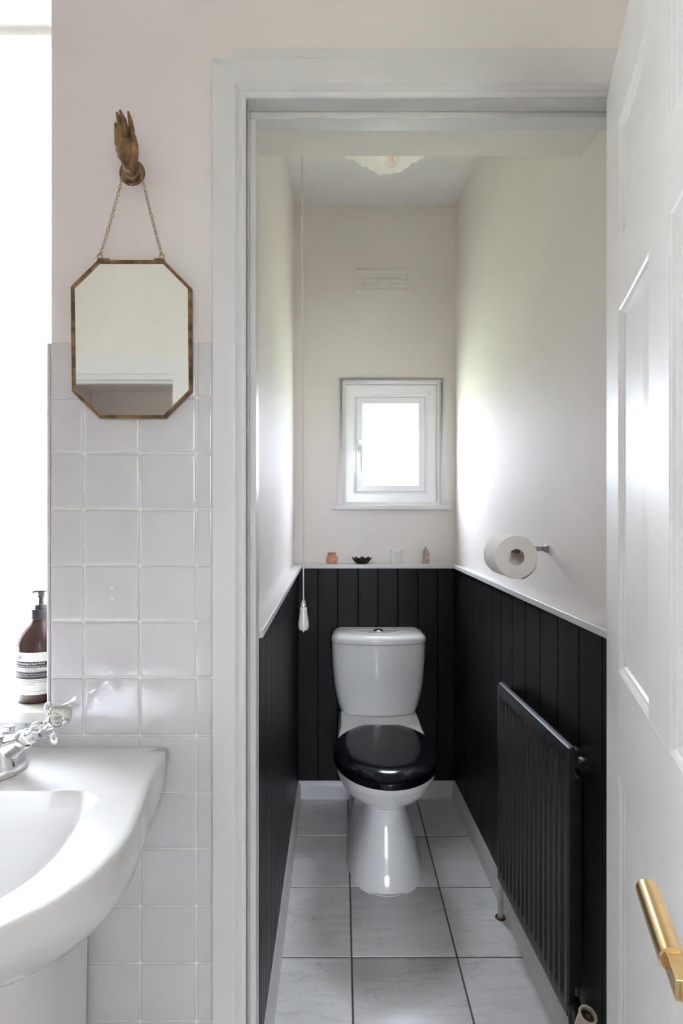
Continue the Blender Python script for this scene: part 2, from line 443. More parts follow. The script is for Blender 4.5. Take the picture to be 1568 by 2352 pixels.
ld.box(-0.25, QX0, LY0 - 0.1, LY0, 0, 2.6); ld.box(QX1, 0.95, LY0 - 0.1, LY0, 0, 2.6); ld.box(QX0, QX1, LY0 - 0.1, LY0, 0, QZ0); ld.box(QX0, QX1, LY0 - 0.1, LY0, QZ1, 2.6)
structure('wall_fill_landing', ld, M_wall, 'added landing walls behind the viewer, channelling light to the toilet', 'wall')
structure('wall_hall', hw, M_wall, 'dim hall walls beyond the doorway in the mirror', 'wall')
tr = MB()
tr.box(OX1, OX1 + 0.10, -1.24, -1.22, 0, OZ + 0.10); tr.box(OX0 - 0.10, OX0, -1.24, -1.22, 0, OZ + 0.10); tr.box(OX0, OX1, -1.24, -1.22, OZ, OZ + 0.10)
tr.box(OX1 - 0.02, OX1 + 0.03, -1.36, -1.23, 0, OZ - 0.0); tr.box(OX0, OX1, -1.36, -1.232, OZ - 0.03, OZ + 0.0)
tr.box(OX0 + 0.0, OX1 - 0.02, -1.30, -1.27, OZ - 0.045, OZ - 0.03)
structure('trim_1', tr, M_trim, 'white door surround reflected in the mirror', 'door frame', smooth=0)

# ------------------------------------------------------------------ black boards below the ledge
BT = 1.0172
def boards(side):
    g = 0.0017
    if side == 'left':
        ys = [1.13, 1.27, 1.378, 1.4885, 1.60, 1.703, 1.80, 1.898, 1.998, 2.098, 2.198, 2.298, 2.398, 2.47, YP]
        MB().prism([(XL(1.13), 1.13), (XL(1.13) + 0.010, 1.13), (XL(YP) + 0.010, YP), (XL(YP), YP)], 0, BT).build('backing', M_groove, wl)
        for y0, y1 in zip(ys, ys[1:]):
            MB().prism([(XL(y0) + 0.010, y0 + g), (PL(y0), y0 + g), (PL(y1), y1 - g), (XL(y1) + 0.010, y1 - g)], 0, BT).build('board', M_black, wl, 0.0018)
    elif side == 'right':
        ys = [1.125, 1.203, 1.313, 1.432, 1.546, 1.6586, 1.773, 1.882, 1.991, 2.105, 2.215, 2.325, 2.435, YP]
        MB().prism([(XR(1.125), 1.125), (PR(1.125) + 0.006, 1.125), (PR(YP) + 0.006, YP), (XR(YP), YP)], 0, BT).build('backing', M_groove, wr)
        for y0, y1 in zip(ys, ys[1:]):
            MB().prism([(PR(y0) + 0.006, y0 + g), (PR(y0), y0 + g), (PR(y1), y1 - g), (PR(y1) + 0.006, y1 - g)], 0, BT).build('board', M_black, wr, 0.0018)
    else:
        xs = [PL(YP), -0.1048, -0.0173, 0.0732, 0.1619, 0.2496, 0.3382, 0.4266, PR(YP)]
        MB().box(XL(YP) + 0.001, XR(YP) - 0.001, YP + 0.010, YB, 0, BT).build('backing', M_groove, wb)
        for x0, x1 in zip(xs, xs[1:]):
            MB().box(x0 + g, x1 - g, YP, YP + 0.010, 0, BT).build('board', M_black, wb, 0.0018)
boards('left'); boards('right'); boards('back')

# white ledge (dado shelf) on top of the boards
LT = 1.0352
def LLf(y): return XL(y) + 0.0365
def LRf(y): return 0.4905 + 0.0382 * (2.5 - y)
YLB = 2.510
structure('trim_2', MB().prism([(XL(1.178), 1.178), (LLf(1.178) - 0.006, 1.178), (LLf(1.186), 1.186), (LLf(YLB), YLB), (XL(YB), YB)], BT, LT), M_trim,
          'white ledge over the boards beside the pull cord', 'ledge', 0.0025)
structure('trim_3', MB().prism([(LLf(YLB), YLB), (LRf(YLB), YLB), (XR(YB), YB), (XL(YB), YB)], BT, LT), M_trim,
          'white ledge below the window holding four small ornaments', 'ledge', 0.0025)
structure('trim_4', MB().prism([(LRf(1.126), 1.126), (XR(1.126), 1.126), (XR(YB), YB), (LRf(YLB), YLB)], BT, LT), M_trim,
          'white ledge over the boards below the toilet roll', 'ledge', 0.0025)

# skirting
SK = 0.077
def skirt(name, path, nx, label):
    """path: two plan points on the board face; nx: plan offset into the room"""
    prof = [(0.0, 0.0), (1.0, 0.0), (1.0, 0.042), (0.85, 0.060), (0.55, 0.070), (0.3, SK), (0.0, SK)]
    rings = []
    for (p, m) in path:
        rings.append([(p[0] + nx[0] * t * m, p[1] + nx[1] * t * m, z) for t, z in prof])
    structure(name, MB().loft(rings), M_trim, label, 'skirting', smooth=40)
skirt('baseboard_left', [((PL(1.13), 1.13), 1), ((PL(YP), YP), 1)], (0.015, 0), 'white skirting under the black boards beside the pull cord')
skirt('baseboard_right', [((PR(1.13), 1.13), 1), ((PR(YP), YP), 1)], (-0.014, 0), 'white skirting under the black boards below the radiator')
skirt('baseboard_back', [((PL(YP), YP), 1), ((PR(YP), YP), 1)], (0, -0.015), 'white skirting behind the toilet')

# ------------------------------------------------------------------ wall tiles
TY = 1.042          # tile face
zt = lambda py: EYE + (CY - py) / F * TY
rows = [785, 913, 1041, 1170, 1299, 1428, 1557, 1690, 1821, 1951, 2083, 2214, 2348, 2481, 2614, 2747]
zs = [zt(r) for r in rows] + [0.0]
xt = lambda px: (px - CX) / F * TY
cols = [-0.5345 + 0.006, xt(192), xt(321), xt(450.5), -0.2335]
MB().box(-0.5285, -0.2335, TY + 0.0022, YF, 0, zs[0]).build('grout_bed', M_grout, wf)
MB().box(-1.25, -0.5285, TY + 0.0022, YF, 0, WZ0 - 0.004).build('grout_bed', M_grout, wf)
_tc = {}
def wall_tile(x0, x1, z0, z1, jit):
    w, h = round(x1 - x0, 4), round(z1 - z0, 4)
    g = 0.0012
    if (w, h) not in _tc:
        n = 6; rings = []
        # pillowed face: edge, rounded shoulder, flat centre
        def ring(ins, y):
            a, b = w / 2 - g - ins, h / 2 - g - ins; r = min(0.004, a * 0.5, b * 0.5)
            pts = []
            for cxs, czs, a0 in ((1, 1, 0), (-1, 1, 90), (-1, -1, 180), (1, -1, 270)):
                for k in range(3):
                    t = R(a0 + 45 * k)
                    pts.append((cxs * (a - r) + r * math.cos(t), y, czs * (b - r) + r * math.sin(t)))
            return pts
        mb = MB().loft([ring(0, 0.005), ring(0, 0.0022), ring(0.0008, 0.0010), ring(0.0022, 0.0003), ring(0.005, 0.0)])
        me = mb.mesh('wall_tile', smooth=60)
        me.materials.append(M_tile); _tc[(w, h)] = me
    o = bpy.data.objects.new('wall_tile', _tc[(w, h)]); col.objects.link(o); o.parent = wf
    o.location = ((x0 + x1) / 2, TY, (z0 + z1) / 2)
    o.rotation_euler = (R(random.uniform(-jit, jit)), 0, R(random.uniform(-jit, jit)))
    return o
plug_tile = None
for r in range(len(zs) - 1):
    for c in range(4):
        o = wall_tile(cols[c], cols[c + 1], zs[r + 1], zs[r], 0.25)
        if r == 4 and c == 1: plug_tile = o
lcols = [-0.5285 - 0.0415 - 0.102 * k for k in range(0, 7)]
lcols = [-0.5285] + lcols
lz = [WZ0 - 0.004] + [z for z in zs if z < 0.88]
for r in range(len(lz) - 1):
    for c in range(len(lcols) - 1):
        wall_tile(lcols[c + 1], lcols[c], lz[r + 1], lz[r], 0.25)
# two filled screw holes in one tile
for py in (1350, 1377):
    p = W(258, py, TY - 0.0003)
    o = MB().lathe([(0.0034, 0), (0.0030, 0.0008), (0.0012, 0.0012)], 16, frame_to(p, (0, -1, 0))).build('hole_plug', M_grout, wf)
# bullnose edge of the tiled wall at the window recess, and the plaster line above it
MB().box(-0.5352, -0.5290, TY - 0.0005, TY + 0.03, WZ0 + 0.016, zs[0] - 0.002).build('edge_trim', M_tile, wf, 0.002)

# ------------------------------------------------------------------ door surround of the toilet room
def arch(name, label, pts):
    """moulded architrave; pts: list of (outer corner, inner corner) plan on the wall as (x,z)"""
    prof = [(0.0, 0.0), (0.0, 0.014), (0.04, 0.017), (0.60, 0.0195), (0.70, 0.0185), (0.76, 0.0140), (0.80, 0.0125), (0.88, 0.0135), (0.96, 0.0120), (1.0, 0.009), (1.0, 0.0)]
    rings = []
    for (o, i) in pts:
        rings.append([(o[0] + (i[0] - o[0]) * t, YF - h, o[1] + (i[1] - o[1]) * t) for t, h in prof])
    structure(name, MB().loft(rings), M_arch, label, 'architrave', smooth=25)
AX0, AX1, AZ1, AZ0 = -0.2329, -0.172, 2.096, 2.0265
RX0, RX1 = 0.585, 0.524
arch('trim_5', 'white moulded architrave standing beside the wall tiles', [((AX0, 0), (AX1, 0)), ((AX0, AZ1), (AX1, AZ0))])
arch('trim_6', 'white moulded architrave across the top of the doorway', [((AX0, AZ1), (AX1, AZ0)), ((RX0, AZ1), (RX1, AZ0))])
arch('trim_7', 'white moulded architrave hidden behind the open panelled door', [((RX0, AZ1), (RX1, AZ0)), ((RX0, 0), (RX1, 0))])
YS0, YS1 = 1.072, 1.109
fr = MB()
fr.box(XL(1.1) + 0.0005, AX1, YF - 0.010, YS1 + 0.012, 0, AZ0); fr.box(RX1, 0.575, YF - 0.010, YS1 + 0.012, 0, AZ0)
fr.box(XL(1.1) + 0.0005, 0.575, YF - 0.010, YS1 + 0.012, AZ0, SOFFIT - 0.0005)
frame = structure('trim_8', fr, M_arch, 'white door lining with stop beads around the toilet doorway', 'door frame', 0.0015)
sp = 0.0126
MB().box(AX1, AX1 + sp, YS0, YS1, 0, AZ0 - sp).build('door_stop', M_arch, frame, 0.002)
MB().box(RX1 - sp, RX1, YS0, YS1, 0, AZ0 - sp).build('door_stop', M_arch, frame, 0.002)
MB().box(AX1, RX1, YS0, YS1, AZ0 - sp, AZ0).build('door_stop', M_arch, frame, 0.002)

# ------------------------------------------------------------------ window recess: window, sill, blind
w2 = empty('window_2', (-0.90, 1.34, WZ0 + 0.016), 'tall bright sash window in the recess over the basin', 'window', kind='structure')
fy0, fy1 = 1.325, 1.357
def frame_rect(mb, x0, x1, z0, z1, w, y0, y1):
    mb.box(x0, x0 + w, y0, y1, z0, z1); mb.box(x1 - w, x1, y0, y1, z0, z1)
    mb.box(x0 + w, x1 - w, y0, y1, z0, z0 + w); mb.box(x0 + w, x1 - w, y0, y1, z1 - w, z1)
    return mb
frame_rect(MB(), WX0, WX1, WZ0 + 0.016, WZ1, 0.045, fy0, fy1).build('window_frame', M_upvc, w2, 0.002)
MB().box(WX0 + 0.045, WX1 - 0.045, fy0 + 0.004, fy1 - 0.004, 1.60, 1.635).build('meeting_rail', M_upvc, w2, 0.002)
MB().box(WX0 + 0.045, WX1 - 0.045, 1.341, 1.344, WZ0 + 0.061, 1.60).build('pane', M_glass, w2)
MB().box(WX0 + 0.045, WX1 - 0.045, 1.341, 1.344, 1.635, WZ1 - 0.045).build('pane', M_glass, w2)
SZ = 0.922
s_ = MB()
s_.box(WX0, WX1 - 0.0005, YF - 0.005, fy0, WZ0, SZ)
pl = [(WX0, 1.0205), (-0.505, 1.0205), (-0.494, 1.026), (-0.490, 1.0415), (WX0, 1.0415)]
s_.prism(pl, WZ0 - 0.004, SZ)
structure('trim_9', s_, M_sill, 'cream window sill carrying the soap bottle', 'window sill', 0.003)
rb = empty('roller_blind', (-0.90, 1.285, WZ1), 'white roller blind lowered halfway over the bright window', 'blind')
MB().lathe([(0.024, 0), (0.024, 0.73)], 24, frame_to((WX0 + 0.005, 1.285, WZ1 - 0.032), (1, 0, 0))).build('roller', M_upvc, rb)
MB().box(WX0 + 0.01, WX1 - 0.008, 1.262, 1.2628, 1.495, WZ1 - 0.030).build('fabric', M_blind, rb)
MB().box(WX0 + 0.01, WX1 - 0.008, 1.2585, 1.2665, 1.484, 1.497).build('hem_bar', M_upvc, rb, 0.0015)
MB().box(WX1 - 0.006, WX1 - 0.002, 1.262, 1.306, WZ1 - 0.058, WZ1 - 0.001).build('bracket', M_upvc, rb, 0.001)

w3 = empty('fill_window_3', (0.35, LY0 - 0.08, QZ0), 'added unseen window behind the viewer, lighting the toilet room', 'window', kind='structure')
frame_rect(MB(), QX0, QX1, QZ0, QZ1, 0.04, LY0 - 0.09, LY0 - 0.05).build('window_frame', M_upvc, w3, 0.002)
MB().box(QX0 + 0.04, QX1 - 0.04, LY0 - 0.072, LY0 - 0.068, QZ0 + 0.04, QZ1 - 0.04).build('pane', M_glass, w3)

w4 = empty('fill_window_4', (-2.91, -2.125, 1.35), 'added unseen window brightening the hall in the mirror', 'window', kind='structure')  # added so the hall reads brighter in the mirror
m = MB()
m.box(-2.93, -2.89, -2.40, -2.37, 1.35, 1.90); m.box(-2.93, -2.89, -1.88, -1.85, 1.35, 1.90); m.box(-2.93, -2.89, -2.37, -1.88, 1.35, 1.38); m.box(-2.93, -2.89, -2.37, -1.88, 1.87, 1.90)
m.build('window_frame', M_upvc, w4, 0.002)
MB().box(-2.912, -2.908, -2.37, -1.88, 1.38, 1.87).build('pane', M_glass, w4)

# ------------------------------------------------------------------ little window over the toilet
def wb_x(px, y=YB): return (px - CX) / F * y
def wb_z(py, y=YB): return EYE + (CY - py) / F * y
w1 = empty('window_1', (0.22, YB, 1.29), 'small white framed window with handle above the toilet', 'window', kind='structure')
yc = YB - 0.012
cx0, cx1, cz0, cz1 = wb_x(775, yc), wb_x(1024, yc), wb_z(1160, yc), wb_z(868, yc)
ix0, ix1, iz1 = wb_x(785, yc), wb_x(1014, yc), wb_z(877, yc)
c_ = MB(); c_.box(cx0, ix0, yc, YB, cz0, cz1); c_.box(ix1, cx1, yc, YB, cz0, cz1); c_.box(ix0, ix1, yc, YB, iz1, cz1)
c_.build('casing', M_trim, w1, 0.0015)
MB().box(wb_x(762, 2.555), wb_x(1035, 2.555), 2.555, YB + 0.03, cz0 - 0.020, cz0).build('sill', M_trim, w1, 0.002)
# reveal lining
yl = YB + 0.035
lx0, lx1, lz1 = ix0, ix1, iz1
l_ = MB(); l_.box(lx0 - 0.012, lx0, YB - 0.002, yl, cz0, lz1 + 0.01); l_.box(lx1, lx1 + 0.012, YB - 0.002, yl, cz0, lz1 + 0.01); l_.box(lx0, lx1, YB - 0.002, yl, lz1, lz1 + 0.01)
l_.build('reveal', M_trim, w1, 0.001)
def mitred(name, x0, x1, z0, z1, w, prof, m, parent):
    """four mitred bars; prof: list of (t across from the outside, y)"""
    C = [((x0, z0), (x1, z0)), ((x1, z0), (x1, z1)), ((x1, z1), (x0, z1)), ((x0, z1), (x0, z0))]
    inn = {(x0, z0): (x0 + w, z0 + w), (x1, z0): (x1 - w, z0 + w), (x1, z1): (x1 - w, z1 - w), (x0, z1): (x0 + w, z1 - w)}
    for p, q in C:
        rings = []
        d = Vector((q[0] - p[0], 0, q[1] - p[1])).normalized() * 0.0002
        for s, e in ((p, d), (q, -d)):
            i = inn[s]
            rings.append([Vector((s[0] + (i[0] - s[0]) * t, y, s[1] + (i[1] - s[1]) * t)) + e for t, y in prof])
        MB().loft(rings).build(name, m, parent, smooth=25)
yfr = YB + 0.012
ox0, ox1, oz0, oz1 = wb_x(791, yfr), wb_x(1002, yfr), wb_z(1156, yfr), wb_z(885.5, yfr)
wfr = ox0 - wb_x(817, yfr); wfr = abs(wfr)
mitred('frame_bar', ox0, ox1, oz0, oz1, wfr, [(0, YB + 0.06), (0, yfr), (0.76, yfr), (0.80, yfr + 0.001), (1.0, yfr + 0.006), (1.0, YB + 0.06)], M_upvc, w1)
l2 = MB(); l2.box(lx0, ox0 - 0.0006, YB + 0.006, YB + 0.05, cz0, oz1); l2.box(ox1 + 0.0006, lx1, YB + 0.006, YB + 0.05, cz0, oz1)
l2.box(lx0, lx1, YB + 0.020, YB + 0.05, oz1 + 0.0006, lz1); l2.box(lx0, lx1, YB + 0.012, YB + 0.05, cz0, oz0 - 0.0006)
l2.build('cover_strip', M_upvc, w1, 0.0008)
ysa = YB + 0.010
sx0, sx1, sz0, sz1 = ox0 + wfr + 0.001, ox1 - wfr - 0.001, oz0 + wfr + 0.001, oz1 - wfr - 0.001
gx0, gx1, gz0, gz1 = wb_x(836, ysa), wb_x(958, ysa), wb_z(1116, ysa), wb_z(932, ysa)
ws = (gx0 - sx0)
mitred('sash_bar', sx0, sx1, sz0, sz1, ws, [(0, YB + 0.055), (0, ysa + 0.006), (0.06, ysa + 0.002), (0.80, ysa + 0.001), (0.88, ysa + 0.008), (1.0, ysa + 0.016), (1.0, YB + 0.055)], M_upvc, w1)
MB().box(sx0 + ws * 0.9, sx1 - ws * 0.9, ysa + 0.022, ysa + 0.026, sz0 + ws * 0.9, sz1 - ws * 0.9).build('pane', M_glass, w1)
frame_rect(MB(), sx0 - 0.006, sx1 + 0.006, sz0 - 0.006, sz1 + 0.006, 0.012, YB + 0.040, YB + 0.058).build('sash_light_block', M_upvc, w1)  # hidden strip added to block light leaking round the sash
frame_rect(MB(), ox0 - 0.012, ox1 + 0.012, oz0 - 0.012, oz1 + 0.012, 0.05, YB + 0.056, YB + 0.068).build('frame_light_block', M_upvc, w1)  # hidden strip added to block light leaking round the outer frame
# handle with a key lock
hx = wb_x(826, ysa); hb = ysa
hd = MB()
hd.box(hx - 0.0085, hx + 0.0065, hb - 0.006, hb + 0.002, wb_z(1040), wb_z(1008))
ho = hd.build('handle', M_upvc, w1, 0.003)
hm = MB()
cz = wb_z(1030)
rings = []
for (z, xa, xb, yd) in [(wb_z(1020), -0.008, 0.011, 0.014), (wb_z(1026), -0.0085, 0.0125, 0.020), (wb_z(1036), -0.0085, 0.0125, 0.022), (wb_z(1044), 0.0005, 0.0122, 0.024), (wb_z(1062), 0.001, 0.0118, 0.027), (wb_z(1085), 0.0022, 0.0100, 0.029)]:
    rings.append([(hx + xa, hb - yd - 0.008, z), (hx + xb, hb - yd - 0.008, z), (hx + xb, hb - yd + 0.006, z), (hx + xa, hb - yd + 0.006, z)])
hm.loft(rings); hm.box(hx - 0.006, hx + 0.006, hb - 0.022, hb - 0.004, cz - 0.008, cz + 0.008)
hm.build('lever', M_upvc, ho, 0.002)
MB().lathe([(0.0058, 0), (0.0058, 0.0016), (0.004, 0.0020)], 20, frame_to((hx, hb - 0.0285, wb_z(1031)), (0, -1, 0))).build('key_lock', M_steel, ho)

# ------------------------------------------------------------------ wall vent
vp = W(880, 648, YB)
vent = empty('wall_vent', vp, 'painted wall vent with two rows of slots above the window', 'vent')
vx0, vx1, vz0, vz1 = wb_x(815), wb_x(946), wb_z(676), wb_z(619)
rings = []
for ins, y in ((0, YB), (0, YB - 0.006), (0.008, YB - 0.010), (0.017, YB - 0.010), (0.020, YB - 0.007)):
    rings.append([(vx0 + ins, y, vz0 + ins), (vx1 - ins, y, vz0 + ins), (vx1 - ins, y, vz1 - ins), (vx0 + ins, y, vz1 - ins)])
MB().loft(rings, True, True).build('cover_plate', M_cwall, vent, smooth=20)
for zc_ in (wb_z(643), wb_z(655)):
    for k in range(3):
        xa = wb_x(832) + k * (wb_x(866) - wb_x(832)); xb = xa + wb_x(863) - wb_x(832)
        m = MB()
        m.loft([[(xa, YB - 0.0072, zc_ - 0.004), (xb, YB - 0.0072, zc_ - 0.004), (xb, YB - 0.0072, zc_ + 0.008), (xa, YB - 0.0072, zc_ + 0.008)],
                [(xa, YB - 0.0125, zc_ - 0.0015), (xb, YB - 0.0125, zc_ - 0.0015), (xb, YB - 0.0078, zc_ + 0.008), (xa, YB - 0.0078, zc_ + 0.008)]])
        m.build('louvre', M_cwall, vent, smooth=20)

# ------------------------------------------------------------------ the panelled door, open towards the camera
th = math.atan2(-0.9577, -0.2877)
door = empty('door_1', (0.4800, 1.040, 0.0), 'white six panel door standing open with a brass lever handle', 'door', kind='structure', rz=th)
DW, DT = 0.686, 0.038
xs_ = [0, 0.1215, 0.340, 0.438, 0.586, DW]
zr = [(0.012, 0.20), (0.857, 1.024), (1.605, 1.707), (1.905, 2.0255)]
def dpart(name, mb, bevel=0.0, smooth=None, m=M_door): return mb.build(name, m, door, bevel, smooth=smooth, local=True)
dpart('stile', MB().box(xs_[0], xs_[1], 0, DT, 0.012, 2.0255), 0.001)
dpart('stile', MB().box(xs_[4], xs_[5], 0, DT, 0.012, 2.0255), 0.001)
for z0, z1 in zr: dpart('rail', MB().box(xs_[1], xs_[4], 0, DT, z0, z1), 0.0004)
pz = [(0.20, 0.857), (1.024, 1.605), (1.707, 1.905)]
for z0, z1 in pz:
    dpart('muntin', MB().box(xs_[2], xs_[3], 0, DT, z0, z1), 0.0004)
    for x0, x1 in ((xs_[1], xs_[2]), (xs_[3], xs_[4])):
        def ring(i, y): return [(x0 + i, y, z0 + i), (x1 - i, y, z0 + i), (x1 - i, y, z1 - i), (x0 + i, y, z1 - i)]
        prof = [(0.0, 0.0008), (0.003, 0.0025), (0.005, 0.0060), (0.009, 0.0065), (0.012, 0.0095), (0.018, 0.0105), (0.022, 0.0100), (0.046, 0.0035), (0.050, 0.0030)]
        rings = [ring(i, y) for i, y in prof] + [ring(i, DT - y) for i, y in reversed(prof)]
        # walk the front profile out to in; join front and back through the rim
        m = MB()
        fr_ = [ring(i, y) for i, y in prof]; bk_ = [ring(i, DT - y) for i, y in prof]
        m.loft(fr_, False, True); m.loft(bk_, False, True); m.loft([fr_[0], bk_[0]], False, False)
        dpart('panel', m, smooth=20)
for z in (0.25, 1.78):
    dpart('hinge', MB().lathe([(0.006, -0.038), (0.006, 0.038)], 16, Matrix.Translation((-0.004, DT + 0.004, z))), m=M_brass)
hz = EYE - 0.353
rose = dpart('lever_handle', MB().lathe([(0.026, 0), (0.026, 0.006), (0.0245, 0.008)], 40, frame_to((0.652, 0.0, hz), (0, -1, 0))), m=M_brass)
MB().box(0.645, 0.662, -0.046, -0.006, hz - 0.008, hz + 0.008).build('neck', M_brass, rose, 0.001, local=True)
MB().box(0.600, 0.662, -0.0475, -0.036, hz - 0.0085, hz + 0.0075).build('flat_bar', M_brass, rose, 0.0008, local=True)
MB().lathe([(0.0085, 0), (0.0100, 0.0012), (0.0100, 0.0878), (0.0085, 0.089)], 40, frame_to((0.545, -0.0425, hz), (1, 0, 0))).build('grip', M_brass, rose, local=True)

# ------------------------------------------------------------------ toilet
TX = 0.1555
toilet = empty('toilet', (TX, 2.2, 0), 'white close coupled toilet with a black seat against the black boards', 'toilet')
def egg(z, hw, yf, ym, hb, yb, n=64, p=2.0):
    """ring: half superellipse in front of ym, sides running back to half width hb at yb with round corners"""
    pts = []
    nf = n // 2
    for i in range(nf + 1):
        t = math.pi * i / nf
        c, s = math.cos(t), math.sin(t)
        x = hw * math.copysign(abs(c) ** (2 / p), c); y = ym - (ym - yf) * abs(s) ** (2 / p)
        pts.append((TX + x, y, z))
    # back from left (-hw, ym) to right
    nb = n - nf - 1
    r = min(0.03, hb * 0.4)
    path = [(-hw, ym)]
    ctrl = [(-hw - (hb - hw) * -0.0, ym)]
    sidel = [(-(hw + (hb - hw) * k / 5), ym + (yb - r - ym) * k / 5) for k in range(1, 6)]
    cor = [(-(hb - r + r * math.cos(R(a))), yb - r + r * math.sin(R(a))) for a in (30, 60, 90)]
    left = sidel + cor
    right = [(-x, y) for x, y in reversed(left)]
    mid = [(x, yb) for x in (-(hb - r) * 0.5, 0, (hb - r) * 0.5)]
    for x, y in left + mid + right: pts.append((TX + x, y, z))
    return pts
st = [  # z, half width, front, widest y, half width at back, back
    (0.000, 0.131, 1.900, 2.10, 0.120, 2.42), (0.006, 0.131, 1.900, 2.10, 0.120, 2.42), (0.009, 0.1285, 1.903, 2.10, 0.117, 2.42),
    (0.060, 0.118, 1.920, 2.10, 0.108, 2.42), (0.120, 0.104, 1.942, 2.11, 0.100, 2.42), (0.180, 0.086, 1.964, 2.12, 0.090, 2.43),
    (0.225, 0.078, 1.980, 2.13, 0.088, 2.44), (0.240, 0.079, 1.982, 2.13, 0.090, 2.45), (0.252, 0.092, 1.968, 2.12, 0.098, 2.46),
    (0.270, 0.118, 1.935, 2.09, 0.110, 2.47), (0.295, 0.139, 1.893, 2.06, 0.122, 2.48), (0.320, 0.153, 1.862, 2.04, 0.133, 2.48),
    (0.345, 0.163, 1.840, 2.03, 0.143, 2.49), (0.360, 0.167, 1.830, 2.03, 0.148, 2.49), (0.364, 0.1705, 1.825, 2.03, 0.150, 2.49),
    (0.385, 0.175, 1.818, 2.03, 0.154, 2.49), (0.398, 0.176, 1.816, 2.03, 0.156, 2.49), (0.403, 0.172, 1.822, 2.03, 0.153, 2.487)]
pan = MB().loft([egg(*s, p=2.6 if s[0] < 0.245 else 2.1) for s in st])
# raised deck under the cistern
def rrect(x0, x1, y0, y1, z, r, n=6):
    pts = []
    for cx_, cy_, a0 in ((x1 - r, y1 - r, 0), (x0 + r, y1 - r, 90), (x0 + r, y0 + r, 180), (x1 - r, y0 + r, 270)):
        for k in range(n):
            t = R(a0 + 90 * k / (n - 1)); pts.append((cx_ + r * math.cos(t), cy_ + r * math.sin(t), z))
    return pts
pan.loft([rrect(TX - 0.170, TX + 0.170, 2.16, 2.500, 0.37, 0.03), rrect(TX - 0.168, TX + 0.168, 2.17, 2.500, 0.400, 0.03),
          rrect(TX - 0.160, TX + 0.160, 2.235, 2.500, 0.415, 0.03), rrect(TX - 0.157, TX + 0.157, 2.255, 2.500, 0.4225, 0.03)])
pan.build('pan', M_toilet, toilet, smooth=42)
# sealant bead round the foot
MB().tube([Vector((p[0] - TX, p[1] - 2.15, 0)) * 1.012 + Vector((TX, 2.15, 0.002)) for p in egg(0, 0.133, 1.898, 2.10, 0.120, 2.42)], 0.004, 8, closed=True).build('foot_seal', M_pipe, toilet)
# cistern with a bowed front
def cist(z, hw, yc_, ys_, yb=2.533, n=25):
    """plan ring: bowed front from -hw..hw (yc_ at the middle, ys_ at the sides), rounded corners, straight back"""
    pts = []
    for i in range(n):
        u = -1 + 2 * i / (n - 1)
        x = hw * math.sin(u * math.pi / 2) if False else hw * u
        y = yc_ + (ys_ - yc_) * abs(u) ** 2.2
        e = max(0, (abs(u) - 0.86) / 0.14)
        y += 0.020 * e ** 2.2
        x = math.copysign(abs(x) - 0.003 * e * e * 0, x)
        pts.append((TX + x, y, z))
    pts += [(TX + hw, ys_ + 0.035, z), (TX + hw, 2.49, z), (TX + hw - 0.01, yb, z), (TX, yb, z), (TX - hw + 0.01, yb, z), (TX - hw, 2.49, z), (TX - hw, ys_ + 0.035, z)]
    return pts
cs = [(0.4225, 0.150, 2.372, 2.412), (0.426, 0.157, 2.362, 2.404), (0.445, 0.164, 2.357, 2.400), (0.473, 0.171, 2.354, 2.397), (0.510, 0.179, 2.351, 2.394),
      (0.548, 0.1855, 2.350, 2.392), (0.60, 0.190, 2.349, 2.391), (0.65, 0.1935, 2.348, 2.390), (0.70, 0.195, 2.348, 2.390), (0.7195, 0.195, 2.348, 2.390), (0.7205, 0.192, 2.352, 2.393)]
MB().loft([cist(*c) for c in cs]).build('cistern', M_toilet, toilet, smooth=45)
ls = [(0.7225, 0.1935, 2.346, 2.388), (0.724, 0.197, 2.342, 2.384), (0.736, 0.1975, 2.341, 2.383), (0.744, 0.196, 2.343, 2.385), (0.751, 0.190, 2.350, 2.391), (0.7565, 0.180, 2.362, 2.400), (0.7585, 0.168, 2.376, 2.412)]
lid_ = MB().loft([cist(*c, yb=2.533 - 0.004 * (c[0] > 0.75)) for c in ls])
lo = lid_.build('cistern_lid', M_toilet, toilet, smooth=45)
# sunken crescent on the lid
cr = MB(); rim = []; inn_ = []; n = 24
for i in range(n + 1):
    u = -1 + 2 * i / n
    rim.append((TX + 0.125 * u, 2.392 + 0.070 * u * u, 0.7588))
for i in range(n - 1, 0, -1):
    u = -1 + 2 * i / n
    rim.append((TX + 0.125 * u, 2.466, 0.7588))
cen = Vector((TX, 2.445, 0.7588))
sc = lambda f, z: [Vector((cen.x + (p[0] - cen.x) * f, cen.y + (p[1] - cen.y) * f, z)) for p in rim]
cr.loft([sc(1.0, 0.7580), sc(1.0, 0.7605), sc(0.94, 0.7612), sc(0.86, 0.7600)])
cr.build('crescent_moulding', M_toilet, lo, smooth=30)
MB().lathe([(0.021, 0), (0.021, 0.003), (0.017, 0.007), (0.010, 0.009), (0.001, 0.0095)], 32, Matrix.Translation((TX, 2.435, 0.7598))).build('flush_button', M_chrome, lo)
